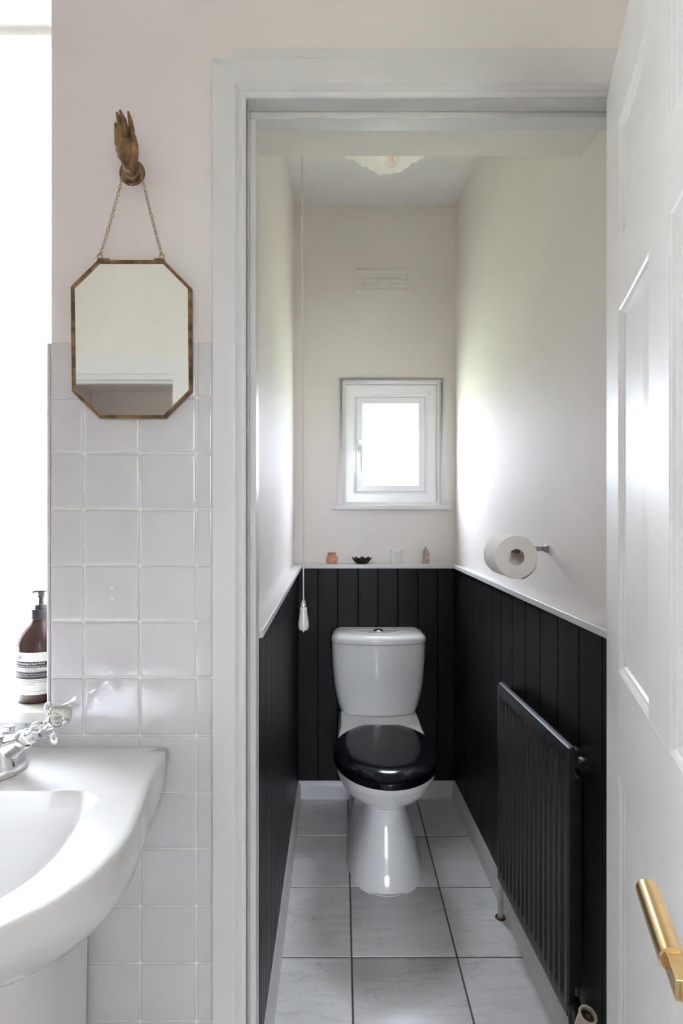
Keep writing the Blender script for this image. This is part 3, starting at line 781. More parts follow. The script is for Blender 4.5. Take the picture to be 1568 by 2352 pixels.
# seat and lid
def seat_ring(z, ins, yback=2.227, k=1.0):
    hw = 0.1845 - ins; yf = 1.783 + ins; ym = 2.03; bb = 0.232 - ins
    yb = yback - ins * 0.5
    tb = math.asin(min(1, (yb - ym) / bb))
    pts = []
    for i in range(49):
        t = -math.pi - tb + (math.pi + 2 * tb) * i / 48       # from the left back corner round the front to the right one
        c, s = math.cos(t), math.sin(t)
        pts.append((TX + hw * c, ym + (bb if s > 0 else (ym - yf)) * s, z))
    xb = hw * math.cos(tb)
    for u in (0.5, 0.0, -0.5): pts.append((TX + xb * u, yb, z))
    return pts
MB().loft([seat_ring(0.4035, 0.004), seat_ring(0.4045, 0.001), seat_ring(0.410, 0.0), seat_ring(0.420, 0.0005), seat_ring(0.425, 0.003), seat_ring(0.4265, 0.006)]).build('seat', M_lid, toilet, smooth=50)
MB().loft([seat_ring(0.4275, 0.008), seat_ring(0.4285, 0.003), seat_ring(0.431, 0.001), seat_ring(0.4345, 0.004), seat_ring(0.439, 0.010), seat_ring(0.4435, 0.0185), seat_ring(0.4472, 0.029), seat_ring(0.4500, 0.041), seat_ring(0.4517, 0.054), seat_ring(0.4525, 0.068), seat_ring(0.4527, 0.085)]).build('seat_lid', M_lid, toilet, smooth=50)
for s in (-1, 1):
    MB().lathe([(0.006, -0.02), (0.006, 0.02)], 16, frame_to((TX + 0.07 * s, 2.226, 0.4290), (1, 0, 0))).build('hinge', M_chrome, toilet)

# ------------------------------------------------------------------ radiator on the boards
def RF(y): return 0.5026 - 0.0513 * (y - 1.276)
ry0, ry1, rz0, rz1 = 1.276, 1.763, 0.148, 0.752
rad = empty('radiator', (0.51, 1.52, 0.12), 'black fluted panel radiator on the boards below the toilet roll', 'radiator')
dirR = Vector((-0.0513, 1, 0)).normalized(); nrmR = Vector((-1, -0.0513, 0)).normalized()   # along the wall (away), into the room
def RP(s, t, z): return Vector((RF(ry0), ry0, z)) + dirR * s + nrmR * t      # s along, t out of the front face
RLn = (ry1 - ry0) / dirR.y
NF = 15
pitch = (RLn - 0.030) / NF
def fl_prof(depth):
    pts = [(0.0, -0.012), (0.0, -0.004), (0.004, 0.0), (0.012, 0.0)]
    for k in range(NF):
        a = 0.015 + pitch * k
        pts += [(a + pitch * 0.10, 0.0), (a + pitch * 0.24, -depth), (a + pitch * 0.62, -depth), (a + pitch * 0.76, 0.0)]
    pts += [(RLn - 0.012, 0.0), (RLn - 0.004, 0.0), (RLn, -0.004), (RLn, -0.012)]
    return pts
fp = MB()
stz = [(rz0, 0.0, -0.010), (rz0 + 0.004, 0.0, 0.0), (rz0 + 0.030, 0.0, 0.0), (rz0 + 0.042, 0.55, 0.0), (rz0 + 0.052, 1.0, 0.0),
       (rz1 - 0.060, 1.0, 0.0), (rz1 - 0.048, 0.55, 0.0), (rz1 - 0.038, 0.0, 0.0), (rz1 - 0.012, 0.0, 0.0), (rz1 - 0.004, 0.0, -0.004), (rz1, 0.0, -0.012), (rz1, 0.0, -0.016)]
rings = []
for z, k, sh in stz:
    rings.append([RP(s, max(t + sh, -0.0165), z) for s, t in fl_prof(0.0105 * k + 1e-6)])
fp.loft(rings, True, True, closed=False)
bkp = [RP(0, -0.0165, rz0), RP(RLn, -0.0165, rz0), RP(RLn, -0.0165, rz1), RP(0, -0.0165, rz1)]
fp.add(bkp, [(0, 1, 2, 3)])
for s in (0.0, RLn):
    fp.add([RP(s, -0.012, rz0), RP(s, -0.0165, rz0), RP(s, -0.0165, rz1), RP(s, -0.012, rz1)], [(0, 1, 2, 3)])
fp.build('front_panel', M_rad, rad, smooth=35)
MR = Matrix(((dirR.x, nrmR.x, 0, RF(ry0)), (dirR.y, nrmR.y, 0, ry0), (0, 0, 1, 0), (0, 0, 0, 1)))
MB().box(0.010, RLn - 0.010, -0.036, -0.018, rz0 + 0.060, rz1 - 0.075, MR).build('convector', M_rad, rad, 0.001)
for s, nm in ((0.012, 'near'), (RLn - 0.030, 'far')):
    m = MB().lathe([(0.016, -0.004), (0.019, 0.0), (0.019, 0.020), (0.016, 0.024)], 28, MR @ frame_to((s - 0.002, -0.027, rz1 - 0.028), (1, 0, 0)))
    m.build('header_boss', M_rad, rad)
pg = MB().lathe([(0.010, 0.0), (0.010, 0.022), (0.0145, 0.023), (0.0150, 0.036), (0.0135, 0.040)], 24, MR @ frame_to((0.012, -0.029, rz1 - 0.030), (-1, 0, 0)))
po = pg.build('bleed_plug', M_rad, rad, smooth=40)
MB().lathe([(0.0055, 0), (0.0055, 0.001)], 16, MR @ frame_to((-0.0285, -0.029, rz1 - 0.030), (-1, 0, 0))).build('plug_face', M_dark, po)
# far pipe going into the floor
fx, fyy = 0.4985, 1.800
MB().tube([RP(RLn - 0.03, -0.024, rz0 + 0.03), RP(RLn - 0.005, -0.024, rz0 + 0.012), Vector((fx + 0.004, fyy - 0.012, rz0 - 0.02)), Vector((fx, fyy, 0.09)), Vector((fx, fyy, -0.002))], 0.0085, 14).build('feed_pipe', M_pipe, rad)
MB().lathe([(0.017, -0.0005), (0.017, 0.0006), (0.014, 0.0008)], 24, Matrix.Translation((fx, fyy, 0.0))).build('pipe_hole', M_rust, rad)
# near valve: black elbow, brass nut, yellowed collar without its cap
vy = 1.215
MB().tube([RP(0.02, -0.024, rz0 + 0.022), Vector((0.508, 1.245, rz0 + 0.020)), Vector((0.506, 1.222, rz0 + 0.006)), Vector((0.506, 1.216, rz0 - 0.035))], [0.014, 0.015, 0.015, 0.013], 18).build('valve_elbow', M_rad, rad)
vo = MB().lathe([(0.013, 0.0), (0.0155, 0.004), (0.0155, 0.014), (0.012, 0.018)], 18, frame_to((0.508, 1.214, rz0 - 0.045), (0.25, -0.35, 0.9))).build('valve_nut', M_chrome, rad, smooth=40)
vc = W(1350, 2330, 1.175)
colr = MB(); ax_ = Vector((0.10, -0.30, 0.95)).normalized()
colr.lathe([(0.0165, -0.075), (0.0175, -0.030), (0.0170, -0.012), (0.0185, -0.002), (0.0180, 0.0), (0.0140, 0.0), (0.0140, -0.012)], 28, frame_to(vc, ax_), True, True)
cob = colr.build('valve_collar', M_valve, rad, smooth=40)
MB().lathe([(0.0138, -0.011), (0.0138, -0.009), (0.004, -0.008), (0.0036, -0.003), (0.001, -0.003)], 20, frame_to(vc, ax_)).build('valve_core', M_rust, cob)

# ------------------------------------------------------------------ toilet roll and holder
hz_ = 1.174
wy = 1.556
hold = empty('roll_holder', (XR(wy), wy, hz_), 'dark steel toilet roll holder screwed to the white wall', 'holder')
MB().box(XR(wy) - 0.005, XR(wy) + 0.0, wy - 0.012, wy + 0.012, hz_ - 0.010, hz_ + 0.010).build('wall_plate', M_steel, hold, 0.001)
MB().box(0.4355, XR(wy) - 0.004, wy - 0.003, wy + 0.003, hz_ - 0.0065, hz_ + 0.0065).build('arm', M_steel, hold, 0.0006)
MB().box(0.4355, 0.4435, 1.428, wy - 0.002, hz_ - 0.002, hz_ + 0.0065).build('rod', M_dark, hold, 0.001)
MB().lathe([(0.0022, 0), (0.0022, 0.001)], 12, frame_to((XR(wy) - 0.014, wy - 0.003, hz_), (0, -1, 0))).build('screw', M_dark, hold)
ra = Vector((-0.045, 1, 0)).normalized()
rc = Vector((0.4325, 1.418, 1.1635))
roll = empty('toilet_roll', rc, 'white toilet roll hanging on the dark holder over the ledge', 'toilet roll')
ro, ri = 0.0535, 0.0205
n = 56
MB().lathe([(ri, 0.0), (ro - 0.0015, 0.0), (ro, 0.0015), (ro, 0.0985), (ro - 0.0015, 0.10), (ri, 0.10), (ri, 0.0)], n, frame_to(rc, ra), False, False).build('paper', M_paper, roll, smooth=40)
MB().lathe([(ri - 0.0012, 0.0005), (ri - 0.0002, 0.0005), (ri - 0.0002, 0.0995), (ri - 0.0012, 0.0995), (ri - 0.0012, 0.0005)], 40, frame_to(rc, ra), False, False).build('core_tube', M_card, roll, smooth=40)
fl = MB(); Mx = frame_to(rc, ra)
prof = []
for k in range(7):
    t = R(200 + k * 9); rr = ro + 0.0008 + 0.0004 * k
    prof.append((rr * math.cos(t), rr * math.sin(t)))
rings = [[Mx @ Vector((x, y, z)) for x, y in prof] for z in (0.001, 0.05, 0.099)]
rings2 = [[Mx @ Vector((x * 1.01, y * 1.01, z)) for x, y in prof] for z in (0.001, 0.05, 0.099)]
fl.loft(rings, False, False, closed=False); fl.loft(rings2, False, False, closed=False)
fl.build('loose_sheet', M_paper, roll)

# ------------------------------------------------------------------ pull cord
py_ = 1.45
top = W(692.3, 1164 - (CEIL - EYE) * F / py_, py_); top.x = W(691.5, 400, py_).x
kb = W(696.8, 1378, py_)
cord = empty('pull_cord', (top.x, py_, CEIL), 'cream light pull cord with a white ceramic and chrome handle', 'pull cord')
MB().tube([top + Vector((0, 0, -0.03)), top * 0.5 + kb * 0.5, kb + Vector((0, 0, -0.004))], 0.0017, 8).build('cord', M_cord, cord)
MB().lathe([(0.030, 0), (0.030, -0.006), (0.024, -0.026), (0.008, -0.034)], 28, Matrix.Translation((top.x, py_, CEIL))).build('switch_box', M_upvc, cord)
u = py_ / F
hb_ = MB().lathe([(0.0030, 0), (0.0034, -0.0006), (0.0068, -0.0150), (0.0068, -0.0158), (0.0058, -0.0163)], 28, Matrix.Translation(kb)).build('chrome_cone', M_chrome, cord)
pr = [(7.6, 17), (8.0, 18), (8.0, 24), (8.8, 32), (10.4, 42), (12.0, 51), (12.4, 58), (11.8, 63.5), (9.6, 68), (6.5, 70), (2.0, 70.6)]
MB().lathe([(r * u, -z * u) for r, z in pr], 32, Matrix.Translation(kb)).build('ceramic_knob', M_ceramic, cord, smooth=50)
MB().lathe([(2.4 * u, -70.2 * u), (2.4 * u, -74 * u)], 16, Matrix.Translation(kb)).build('end_pin', M_chrome, cord)

# ------------------------------------------------------------------ ceiling lamp
LX, LY = 0.146, 1.80
lamp = empty('ceiling_lamp', (LX, LY, CEIL), 'frilled opal glass ceiling lamp with a clear filament bulb', 'lamp')
MB().lathe([(0.045, 0), (0.045, -0.012), (0.02, -0.02), (0.006, -0.022), (0.006, -0.10), (0.018, -0.105), (0.018, -0.17), (0.012, -0.175)], 28, Matrix.Translation((LX, LY, CEIL))).build('ceiling_rose', M_upvc, lamp)
sh = MB(); n = 120
def shade(off):
    rings = []
    for k in range(13):
        t = k / 12
        ring_ = []
        for i in range(n):
            a_ = 2 * math.pi * i / n
            wv = math.sin(4 * a_ - math.pi / 2 + 0.25) + 0.22 * math.sin(13 * a_ + 2.0)
            r = 0.026 + (0.150 - 0.026) * t ** 0.8 - (0.008 * wv) * t ** 2 + off
            z = 2.545 - 0.117 * t ** 1.6 + 0.005 * wv * t ** 2 + 0.0025 * math.sin(29 * a_) * (t > 0.99)
            ring_.append((LX + r * math.cos(a_), LY + r * math.sin(a_), z))
        rings.append(ring_)
    return rings
A = shade(0.0); Bq = shade(0.0030)
sh.loft(A, False, False); sh.loft(Bq, False, False); sh.loft([A[-1], Bq[-1]], False, False); sh.loft([A[0], Bq[0]], False, False)
sh.build('shade', M_opal, lamp, smooth=60)
bc = Vector((LX + 0.010, LY, 2.378))
bulb = MB().lathe([(0.0005, -0.0235), (0.010, -0.0212), (0.018, -0.0145), (0.0228, -0.003), (0.0222, 0.008), (0.017, 0.022), (0.0125, 0.032), (0.0125, 0.045)], 32, Matrix.Translation(bc)).build('bulb', M_bulbglass, lamp, smooth=60)
for s in (-1, 1):
    MB().tube([bc + Vector((0.0045 * s, 0, 0.028)), bc + Vector((0.0045 * s, 0, -0.006))], 0.0009, 8).build('filament', M_filament, bulb)
bl = bpy.data.lights.new('bulb_light', 'POINT'); bl.energy = 0.055; bl.color = (1.0, 0.86, 0.68); bl.shadow_soft_size = 0.004
blo = bpy.data.objects.new('bulb_light', bl); col.objects.link(blo); blo.parent = bulb; blo.location = bc - Vector(lamp.location)
MB().lathe([(0.0135, 0.036), (0.0135, 0.075)], 24, Matrix.Translation(bc)).build('bulb_cap', M_steel, bulb)

# ------------------------------------------------------------------ ornaments on the ledge
oy = 2.545
p = Vector(((762.3 - CX) / F * oy, oy, LT))
pot = empty('clay_pot', p, 'small terracotta pot with a wide mouth on the ledge', 'pot')
s = oy / F
MB().lathe([(9.0 * s, 0), (10.5 * s, 1.0 * s), (13.0 * s, 6 * s), (13.6 * s, 9.5 * s), (12.6 * s, 13.5 * s), (10.5 * s, 17 * s), (8.8 * s, 19 * s), (8.6 * s, 21 * s), (9.6 * s, 23.4 * s), (9.9 * s, 25.0 * s), (9.0 * s, 25.4 * s), (7.6 * s, 23 * s), (7.4 * s, 19 * s), (10 * s, 12 * s), (9 * s, 3 * s)], 32, Matrix.Translation(p)).build('body', M_terra, pot, smooth=50)
m = MB()
for k in range(1):
    m.tube([p + Vector((13.2 * s * math.cos(R(a_)), 13.2 * s * math.sin(R(a_)), (12.5 + 2.2 * math.sin(R(a_ * 0.5 + 60))) * s)) for a_ in range(0, 360, 12)], 0.5 * s, 6, closed=True)
m.build('incised_band', M_pipe, pot)
p = Vector(((831.0 - CX) / F * oy, oy, LT))
m = MB(); rings = []; n = 72
def bowl(off):
    rr = []
    for k in range(9):
        t = k / 8; ring_ = []
        for i in range(n):
            a_ = 2 * math.pi * i / n
            wv = math.sin(9 * a_ + 0.4)
            r = (9 + 13.0 * t ** 0.75 + 1.3 * wv * t) * s
            z = (0.3 + off + 12.0 * t ** 1.4 + 2.0 * wv * t ** 1.5) * s
            ring_.append((p.x + r * math.cos(a_), p.y + r * math.sin(a_) * 0.78, p.z + z))
        rr.append(ring_)
    return rr
A = bowl(0); Bq = bowl(1.1)
m.loft(A, True, False); m.loft(Bq, True, False); m.loft([A[-1], Bq[-1]], False, False)
tag(m.build('leaf_dish', M_bronze, None, smooth=60), 'dark bronze dish with a fluted wavy rim on the ledge', 'dish')
p = Vector(((911.0 - CX) / F * oy, oy, LT))
m = MB()
def cup(off):
    rr = []
    for k, (r, z) in enumerate([(11.5, 0), (12.6, 1.2), (13.0, 5), (13.1, 15), (13.0, 21), (13.6, 25), (15.4, 29.5)]):
        t = k / 6; ring_ = []
        for i in range(n):
            a_ = 2 * math.pi * i / n
            wv = math.sin(10 * a_) if k >= 5 else 0
            q = (r - off + (0.5 * wv if k == 6 else 0)) * s
            ring_.append((p.x + q * math.cos(a_), p.y + q * math.sin(a_), p.z + (z + (1.3 * wv if k == 6 else 0)) * s + 0.0002))
        rr.append(ring_)
    return rr
A = cup(0); Bq = cup(1.0)
m.loft(A, True, False); m.loft(Bq[1:], True, False); m.loft([A[-1], Bq[-1]], False, False)
tag(m.build('glass_tealight_holder', M_frost, None, smooth=60), 'frosted glass tealight holder with a scalloped rim on the ledge', 'tealight holder')
p = Vector(((978.0 - CX) / F * oy, oy, LT))
m = MB(); rings = []
for f_, z in ((0.96, 0), (1.0, 1.5), (0.94, 27)):
    rings.append([(p.x + (8.6 * f_ * s) * math.cos(R(60 * i + 12)), p.y + (8.6 * f_ * s) * math.sin(R(60 * i + 12)), p.z + (z + (0.8 * math.sin(i * 2.1) if z > 5 else 0)) * s) for i in range(6)])
rings.append([(p.x - 0.8 * s + 0.4 * s * math.cos(R(60 * i)), p.y + 0.4 * s * math.sin(R(60 * i)), p.z + 39.5 * s) for i in range(6)])
m.loft(rings)
tag(m.build('crystal_point', M_quartz, None, smooth=0), 'pointed smoky brown quartz crystal standing on the ledge', 'crystal')

# ------------------------------------------------------------------ octagonal mirror on its chain
MY0, MY1 = 1.030, 1.0405
oc = [(223.5, 595.8), (375, 595.8), (438.5, 660), (440.2, 899), (378.5, 960.5), (228, 960.5), (163.5, 899), (161, 657)]
ov = [W(x, y, MY0) for x, y in oc]
mc = sum(ov, Vector()) / 8
mir = empty('wall_mirror', (mc.x, MY1, mc.z), 'octagonal brass framed mirror hanging on a chain over the tiles', 'mirror')
def inset(d):
    out = []
    for i in range(8):
        p0, p1, p2 = ov[i - 1], ov[i], ov[(i + 1) % 8]
        def nrm(a_, b_):
            e = (b_ - a_).normalized(); nn = Vector((-e.z, 0, e.x))
            return nn if nn.dot(mc - a_) > 0 else -nn
        n1, n2 = nrm(p0, p1), nrm(p1, p2)
        k = d / (1 + n1.dot(n2))
        out.append(p1 + (n1 + n2) * k)
    return out
FW = 0.0058
i1, i2 = inset(0.0012), inset(FW)
def at_y(pts, y): return [Vector((q.x, y, q.z)) for q in pts]
for i in range(8):
    j = (i + 1) % 8
    rings = []
    for k in (i, j):
        a0, a1, a2 = ov[k], i1[k], i2[k]
        rings.append([Vector((a0.x, MY1, a0.z)), Vector((a0.x, MY0 + 0.002, a0.z)), Vector((a1.x, MY0, a1.z)), Vector((a2.x, MY0 + 0.0005, a2.z)), Vector((a2.x, MY0 + 0.003, a2.z)), Vector((a2.x, MY1, a2.z))])
    MB().loft(rings).build('frame_bar', M_oldbrass, mir, smooth=20)
gi = inset(FW - 0.001)
MB().loft([at_y(gi, MY0 + 0.0032), at_y(gi, MY1 - 0.001)]).build('mirror_glass', M_mirror, mir, smooth=0)
# folded brass tabs at the upper corners
for (pxa, pxb, pya) in ((224, 250, 594.5), (353, 376, 594.5)):
    a_, b_ = W(pxa, pya, MY0), W(pxb, pya, MY0)
    MB().box(a_.x, b_.x, MY0 - 0.0008, MY1, a_.z - 0.0045, a_.z + 0.0012).build('corner_tab', M_oldbrass, mir, 0.0006)
def torus(mb, c, Rr, r, M3, n=20, m=8, sx=1.0):
    mb.tube([c + M3 @ Vector((Rr * sx * math.cos(2 * math.pi * i / n), Rr * math.sin(2 * math.pi * i / n), 0)) for i in range(n)], r, m, closed=True)
ROT_F = Matrix(((1, 0, 0), (0, 0, -1), (0, 1, 0)))     # ring facing the room
for px in (229.5, 371.5):
    m = MB(); c = W(px, 588.5, MY0 + 0.004)
    torus(m, c, 0.0046, 0.00065, ROT_F)
    m.build('ring', M_oldbrass, mir)
# hand hook position comes first, the chains reach it
def chain(p0, p1, sag):
    p0, p1 = Vector(p0), Vector(p1)
    L_ = (p1 - p0).length; pitch_ = 0.0062; nl = int(L_ / pitch_)
    d = (p1 - p0) / nl
    mb = MB()
    t = d.normalized(); side = Vector((0, 1, 0)).cross(t).normalized(); fw_ = t.cross(side).normalized()
    for i in range(nl + 1):
        c = p0 + d * i
        tt = i / nl; c = c + side * sag * 4 * tt * (1 - tt)
        rot = R(38) if i % 2 else R(-42)
        s1 = side * math.cos(rot) + fw_ * math.sin(rot)
        mb.tube([c + t * 0.0042 * math.cos(2 * math.pi * k / 14) + s1 * 0.0024 * math.sin(2 * math.pi * k / 14) for k in range(14)], 0.00068, 6, closed=True)
    return mb
yh = 1.018
cl = chain(W(231, 583, MY0 + 0.004), W(281.5, 404, yh), 0.0012)
tag(cl.build('chain', M_chain, mir, smooth=60), kind='stuff')
cr_ = chain(W(370.5, 583, MY0 + 0.004), W(321, 384, 1.024), -0.0012)
tag(cr_.build('chain', M_chain, mir, smooth=60), kind='stuff')

# ------------------------------------------------------------------ brass hand hook
hc = W(304, 397.5, YF)
hook = empty('hand_hook', (hc.x, YF, hc.z), 'aged brass hook shaped as an upright open hand holding the chain', 'wall hook')
MB().lathe([(0.0235, 0.0), (0.0235, 0.002), (0.0215, 0.0045), (0.0165, 0.0075), (0.0155, 0.012)], 40, frame_to(hc, (0, -1, 0)), True, True).build('back_plate', M_oldbrass, hook, smooth=40)
sc_ = W(300.5, 420.5, YF - 0.006)
so = MB().lathe([(0.0036, 0), (0.0034, 0.0012), (0.0022, 0.0018)], 20, frame_to(sc_, (0, -1, 0))).build('screw', M_chain, hook)
cc = MB(); cc.box(-0.0022, 0.0022, -0.0005, 0.0005, 0.0016, 0.0022, frame_to(sc_, (0, -1, 0))); cc.box(-0.0005, 0.0005, -0.0022, 0.0022, 0.0016, 0.0022, frame_to(sc_, (0, -1, 0)))
cc.build('screw_slot', M_hole, so)
hm = MB()
def limb(pts, rads, n=14, flat=None):
    """round ended tapered limb through pts"""
    pts = [Vector(q) for q in pts]
    P, Q = [], []
    for i in range(len(pts) - 1):
        for k in range(5):
            t = k / 5; P.append(pts[i].lerp(pts[i + 1], t)); Q.append(rads[i] * (1 - t) + rads[i + 1] * t)
    P.append(pts[-1]); Q.append(rads[-1])
    hm.tube(P, Q, n); hm.ball(P[0], Q[0], n=n); hm.ball(P[-1], Q[-1], n=n)
def H(px, py, y): return W(px, py, y)
# forearm rising out of the plate and turning up
limb([H(303, 400, 1.040), H(299, 392, 1.018), H(298, 384, 1.004)], [0.0150, 0.0125, 0.0110])
# palm as a stack of flattened balls
for (px, py, y, rx, ry, rz) in [(297, 378, 1.001, 0.0105, 0.0085, 0.010), (293, 368, 0.999, 0.0128, 0.0080, 0.011), (289, 356, 0.997, 0.0152, 0.0078, 0.012),
                                (287, 344, 0.996, 0.0165, 0.0072, 0.012), (286, 332, 0.995, 0.0168, 0.0066, 0.011), (286, 324, 0.994, 0.0162, 0.0060, 0.008)]:
    hm.ball(H(px, py, y), rx, ry, rz)
fing = [([(269.0, 332, 0.994), (268.0, 312, 0.992), (266.5, 298, 0.990), (264.8, 284, 0.990)], [0.0044, 0.0043, 0.0040, 0.0022]),
        ([(279.0, 328, 0.994), (278.0, 303, 0.990), (274.0, 282, 0.987), (268.5, 260, 0.987)], [0.0050, 0.0047, 0.0043, 0.0023]),
        ([(290.5, 326, 0.994), (289.5, 298, 0.990), (284.5, 276, 0.987), (275.8, 255, 0.988)], [0.0052, 0.0049, 0.0045, 0.0024]),
        ([(302.0, 328, 0.996), (303.0, 300, 0.995), (299.5, 278, 0.994), (294.5, 258, 0.995)], [0.0052, 0.0048, 0.0043, 0.0023]),
        ([(304.0, 372, 1.000), (308.0, 352, 0.993), (309.0, 332, 0.988), (306.5, 314, 0.986), (303.0, 298, 0.987)], [0.0085, 0.0078, 0.0060, 0.0046, 0.0022])]
for pts, rr in fing: limb([H(*q) for q in pts], rr)
ho_ = hm.build('hand', M_oldbrass, hook, smooth=0)
rm = ho_.modifiers.new('remesh', 'REMESH'); rm.mode = 'VOXEL'; rm.voxel_size = 0.0007; rm.use_smooth_shade = True
sm_ = ho_.modifiers.new('smooth', 'SMOOTH'); sm_.iterations = 2; sm_.factor = 0.5
# wrist bangle and engraved palm eye
wr_ = frame_to(H(299.5, 391, 1.015), (H(298, 383, 1.002) - H(301, 397, 1.030)).normalized())
MB().lathe([(0.0128, -0.0012), (0.0140, 0.0), (0.0128, 0.0012)], 32, wr_).build('bangle', M_oldbrass, hook)
eye = MB()
ec = H(283.5, 346, 0.9890)
for k in (1.0, 0.62, 0.28):
    eye.tube([ec + Vector((0.0062 * k * math.copysign(abs(math.cos(t)) ** 1.4, math.cos(t)), -0.0003, 0.0125 * k * math.copysign(abs(math.sin(t)) ** 1.4, math.sin(t)))) for t in [2 * math.pi * i / 24 for i in range(24)]], 0.00022, 6, closed=True)
eye.build('engraved_eye', M_bronze, hook)

# ------------------------------------------------------------------ wash basin
BX, BZ = -0.571, EYE - 0.4356
basin = empty('wash_basin', (BX, 1.0, 0), 'white ceramic pedestal basin under the bright window', 'basin')
half = [(0.0, 1.0415), (0.20, 1.0415), (0.249, 1.0415), (0.258, 1.034), (0.262, 1.00), (0.268, 0.914), (0.279, 0.850), (0.288, 0.785), (0.286, 0.735), (0.274, 0.683), (0.252, 0.638), (0.215, 0.598), (0.165, 0.566), (0.105, 0.545), (0.05, 0.536), (0.0, 0.533)]
bowlh = [(0.0, 0.886), (0.10, 0.886), (0.166, 0.886), (0.178, 0.881), (0.186, 0.860), (0.193, 0.810), (0.196, 0.755), (0.187, 0.697), (0.161, 0.651), (0.125, 0.618), (0.08, 0.600), (0.04, 0.593), (0.0, 0.591)]
def smooth_poly(h, n=96, ctr=(0.0, 0.79)):
    poly = [(x, y) for x, y in h] + [(-x, y) for x, y in reversed(h[1:-1])]
    # chaikin once to soften corners
    q = []
    m_ = len(poly)
    for i in range(m_):
        a_, b_ = poly[i], poly[(i + 1) % m_]
        q += [(a_[0] * 0.8 + b_[0] * 0.2, a_[1] * 0.8 + b_[1] * 0.2), (a_[0] * 0.2 + b_[0] * 0.8, a_[1] * 0.2 + b_[1] * 0.8)]
    poly = q; m_ = len(poly)
    out = []
    for k in range(n):
        t = 2 * math.pi * (k + 0.5) / n; d = (math.cos(t), math.sin(t)); best = None
        for i in range(m_):
            a_, b_ = poly[i], poly[(i + 1) % m_]
            ex, ey = b_[0] - a_[0], b_[1] - a_[1]
            den = d[0] * ey - d[1] * ex
            if abs(den) < 1e-9: continue
            ax, ay = a_[0] - ctr[0], a_[1] - ctr[1]
            r_ = (ax * ey - ay * ex) / den; w_ = (ax * d[1] - ay * d[0]) / den
            if r_ > 0 and -1e-6 <= w_ <= 1 + 1e-6: best = r_ if best is None else max(best, r_)
        out.append((ctr[0] + d[0] * best, ctr[1] + d[1] * best))
    return out
NB = 128
orim = smooth_poly(half, NB); irim = smooth_poly(bowlh, NB)
WALLY = 1.0415
def ring_out(dz, sx, sf):
    return [(BX + x * sx, WALLY - (WALLY - y) * sf, BZ + dz) for x, y in orim]
def mixr(t, dz):
    out = []
    for a_, b_ in zip(orim, irim):
        k = min(1, max(0, (b_[1] - 0.845) / 0.030)); k = k * k * (3 - 2 * k)      # crisp edge along the tap ledge, soft lip elsewhere
        if abs(b_[0]) > 0.180: k *= max(0, 1 - (abs(b_[0]) - 0.180) / 0.012)
        out.append((BX + a_[0] + (b_[0] - a_[0]) * t, a_[1] + (b_[1] - a_[1]) * t, BZ + dz * (1 - 0.85 * k)))
    return out
bc_ = (0.0, 0.745)
def ring_in(dz, f_):
    return [(BX + bc_[0] + (x - bc_[0]) * f_, bc_[1] + (y - bc_[1]) * f_, BZ + dz) for x, y in irim]
def lowfront(ring, k=1.0):   # the front rim sits a little lower than the tap ledge
    out = []
    for x, y, z in ring:
        t = min(1, max(0, (0.92 - y) / 0.2)); t = t * t * (3 - 2 * t)
        out.append((x, y, z - 0.006 * t * k))
    return out
rings = [ring_out(-0.215, 0.42, 0.50), ring_out(-0.200, 0.56, 0.58), ring_out(-0.165, 0.74, 0.70), ring_out(-0.125, 0.885, 0.82), ring_out(-0.090, 0.960, 0.905), ring_out(-0.060, 0.988, 0.955),
         lowfront(ring_out(-0.038, 0.998, 0.985)), lowfront(ring_out(-0.020, 1.0, 0.999)), lowfront(ring_out(-0.009, 1.0, 1.0)), lowfront(ring_out(-0.003, 0.997, 0.997)), lowfront(ring_out(-0.0004, 0.990, 0.990)),
         lowfront(mixr(0.14, 0.0)), lowfront(mixr(0.35, -0.0010)), lowfront(mixr(0.60, -0.0035)), lowfront(mixr(0.82, -0.0075)), lowfront(mixr(0.94, -0.0125)), lowfront(mixr(1.0, -0.018)),
         lowfront(ring_in(-0.030, 0.965)), lowfront(ring_in(-0.055, 0.90)), ring_in(-0.088, 0.80), ring_in(-0.115, 0.66), ring_in(-0.132, 0.45), ring_in(-0.140, 0.22), ring_in(-0.142, 0.08)]
MB().loft(rings).build('bowl', M_ceramic, basin, smooth=70)
ped = []
for z, hw_, yf_, yb_ in [(0.0, 0.125, 0.80, 1.03), (0.02, 0.125, 0.80, 1.03), (0.03, 0.118, 0.81, 1.03), (0.30, 0.112, 0.822, 1.03), (0.55, 0.116, 0.82, 1.03), (0.645, 0.120, 0.815, 1.03)]:
    r_ = []
    for i in range(33):
        t = math.pi * i / 32
        c_1, s_1 = math.cos(t), math.sin(t)
        r_.append((BX + hw_ * math.copysign(abs(c_1) ** 0.7, c_1), 0.93 - (0.93 - yf_) * abs(s_1) ** 0.7, z))
    r_ += [(BX - hw_, yb_, z), (BX + hw_, yb_, z)]
    ped.append(r_)
MB().loft(ped).build('pedestal', M_ceramic, basin, smooth=45)
MB().tube([(BX - 0.24, 1.040, BZ - 0.0017), (BX, 1.040, BZ - 0.0016), (BX + 0.255, 1.040, BZ - 0.0018), (BX + 0.2605, 1.040, BZ - 0.006), (BX + 0.262, 1.0405, BZ - 0.03)], 0.0016, 8).build('wall_seal', M_sealant, basin)
MB().lathe([(0.022, 0), (0.022, 0.002), (0.016, 0.003), (0.004, 0.001)], 28, Matrix.Translation((BX, 0.745, BZ - 0.1425))).build('waste', M_chrome, basin)

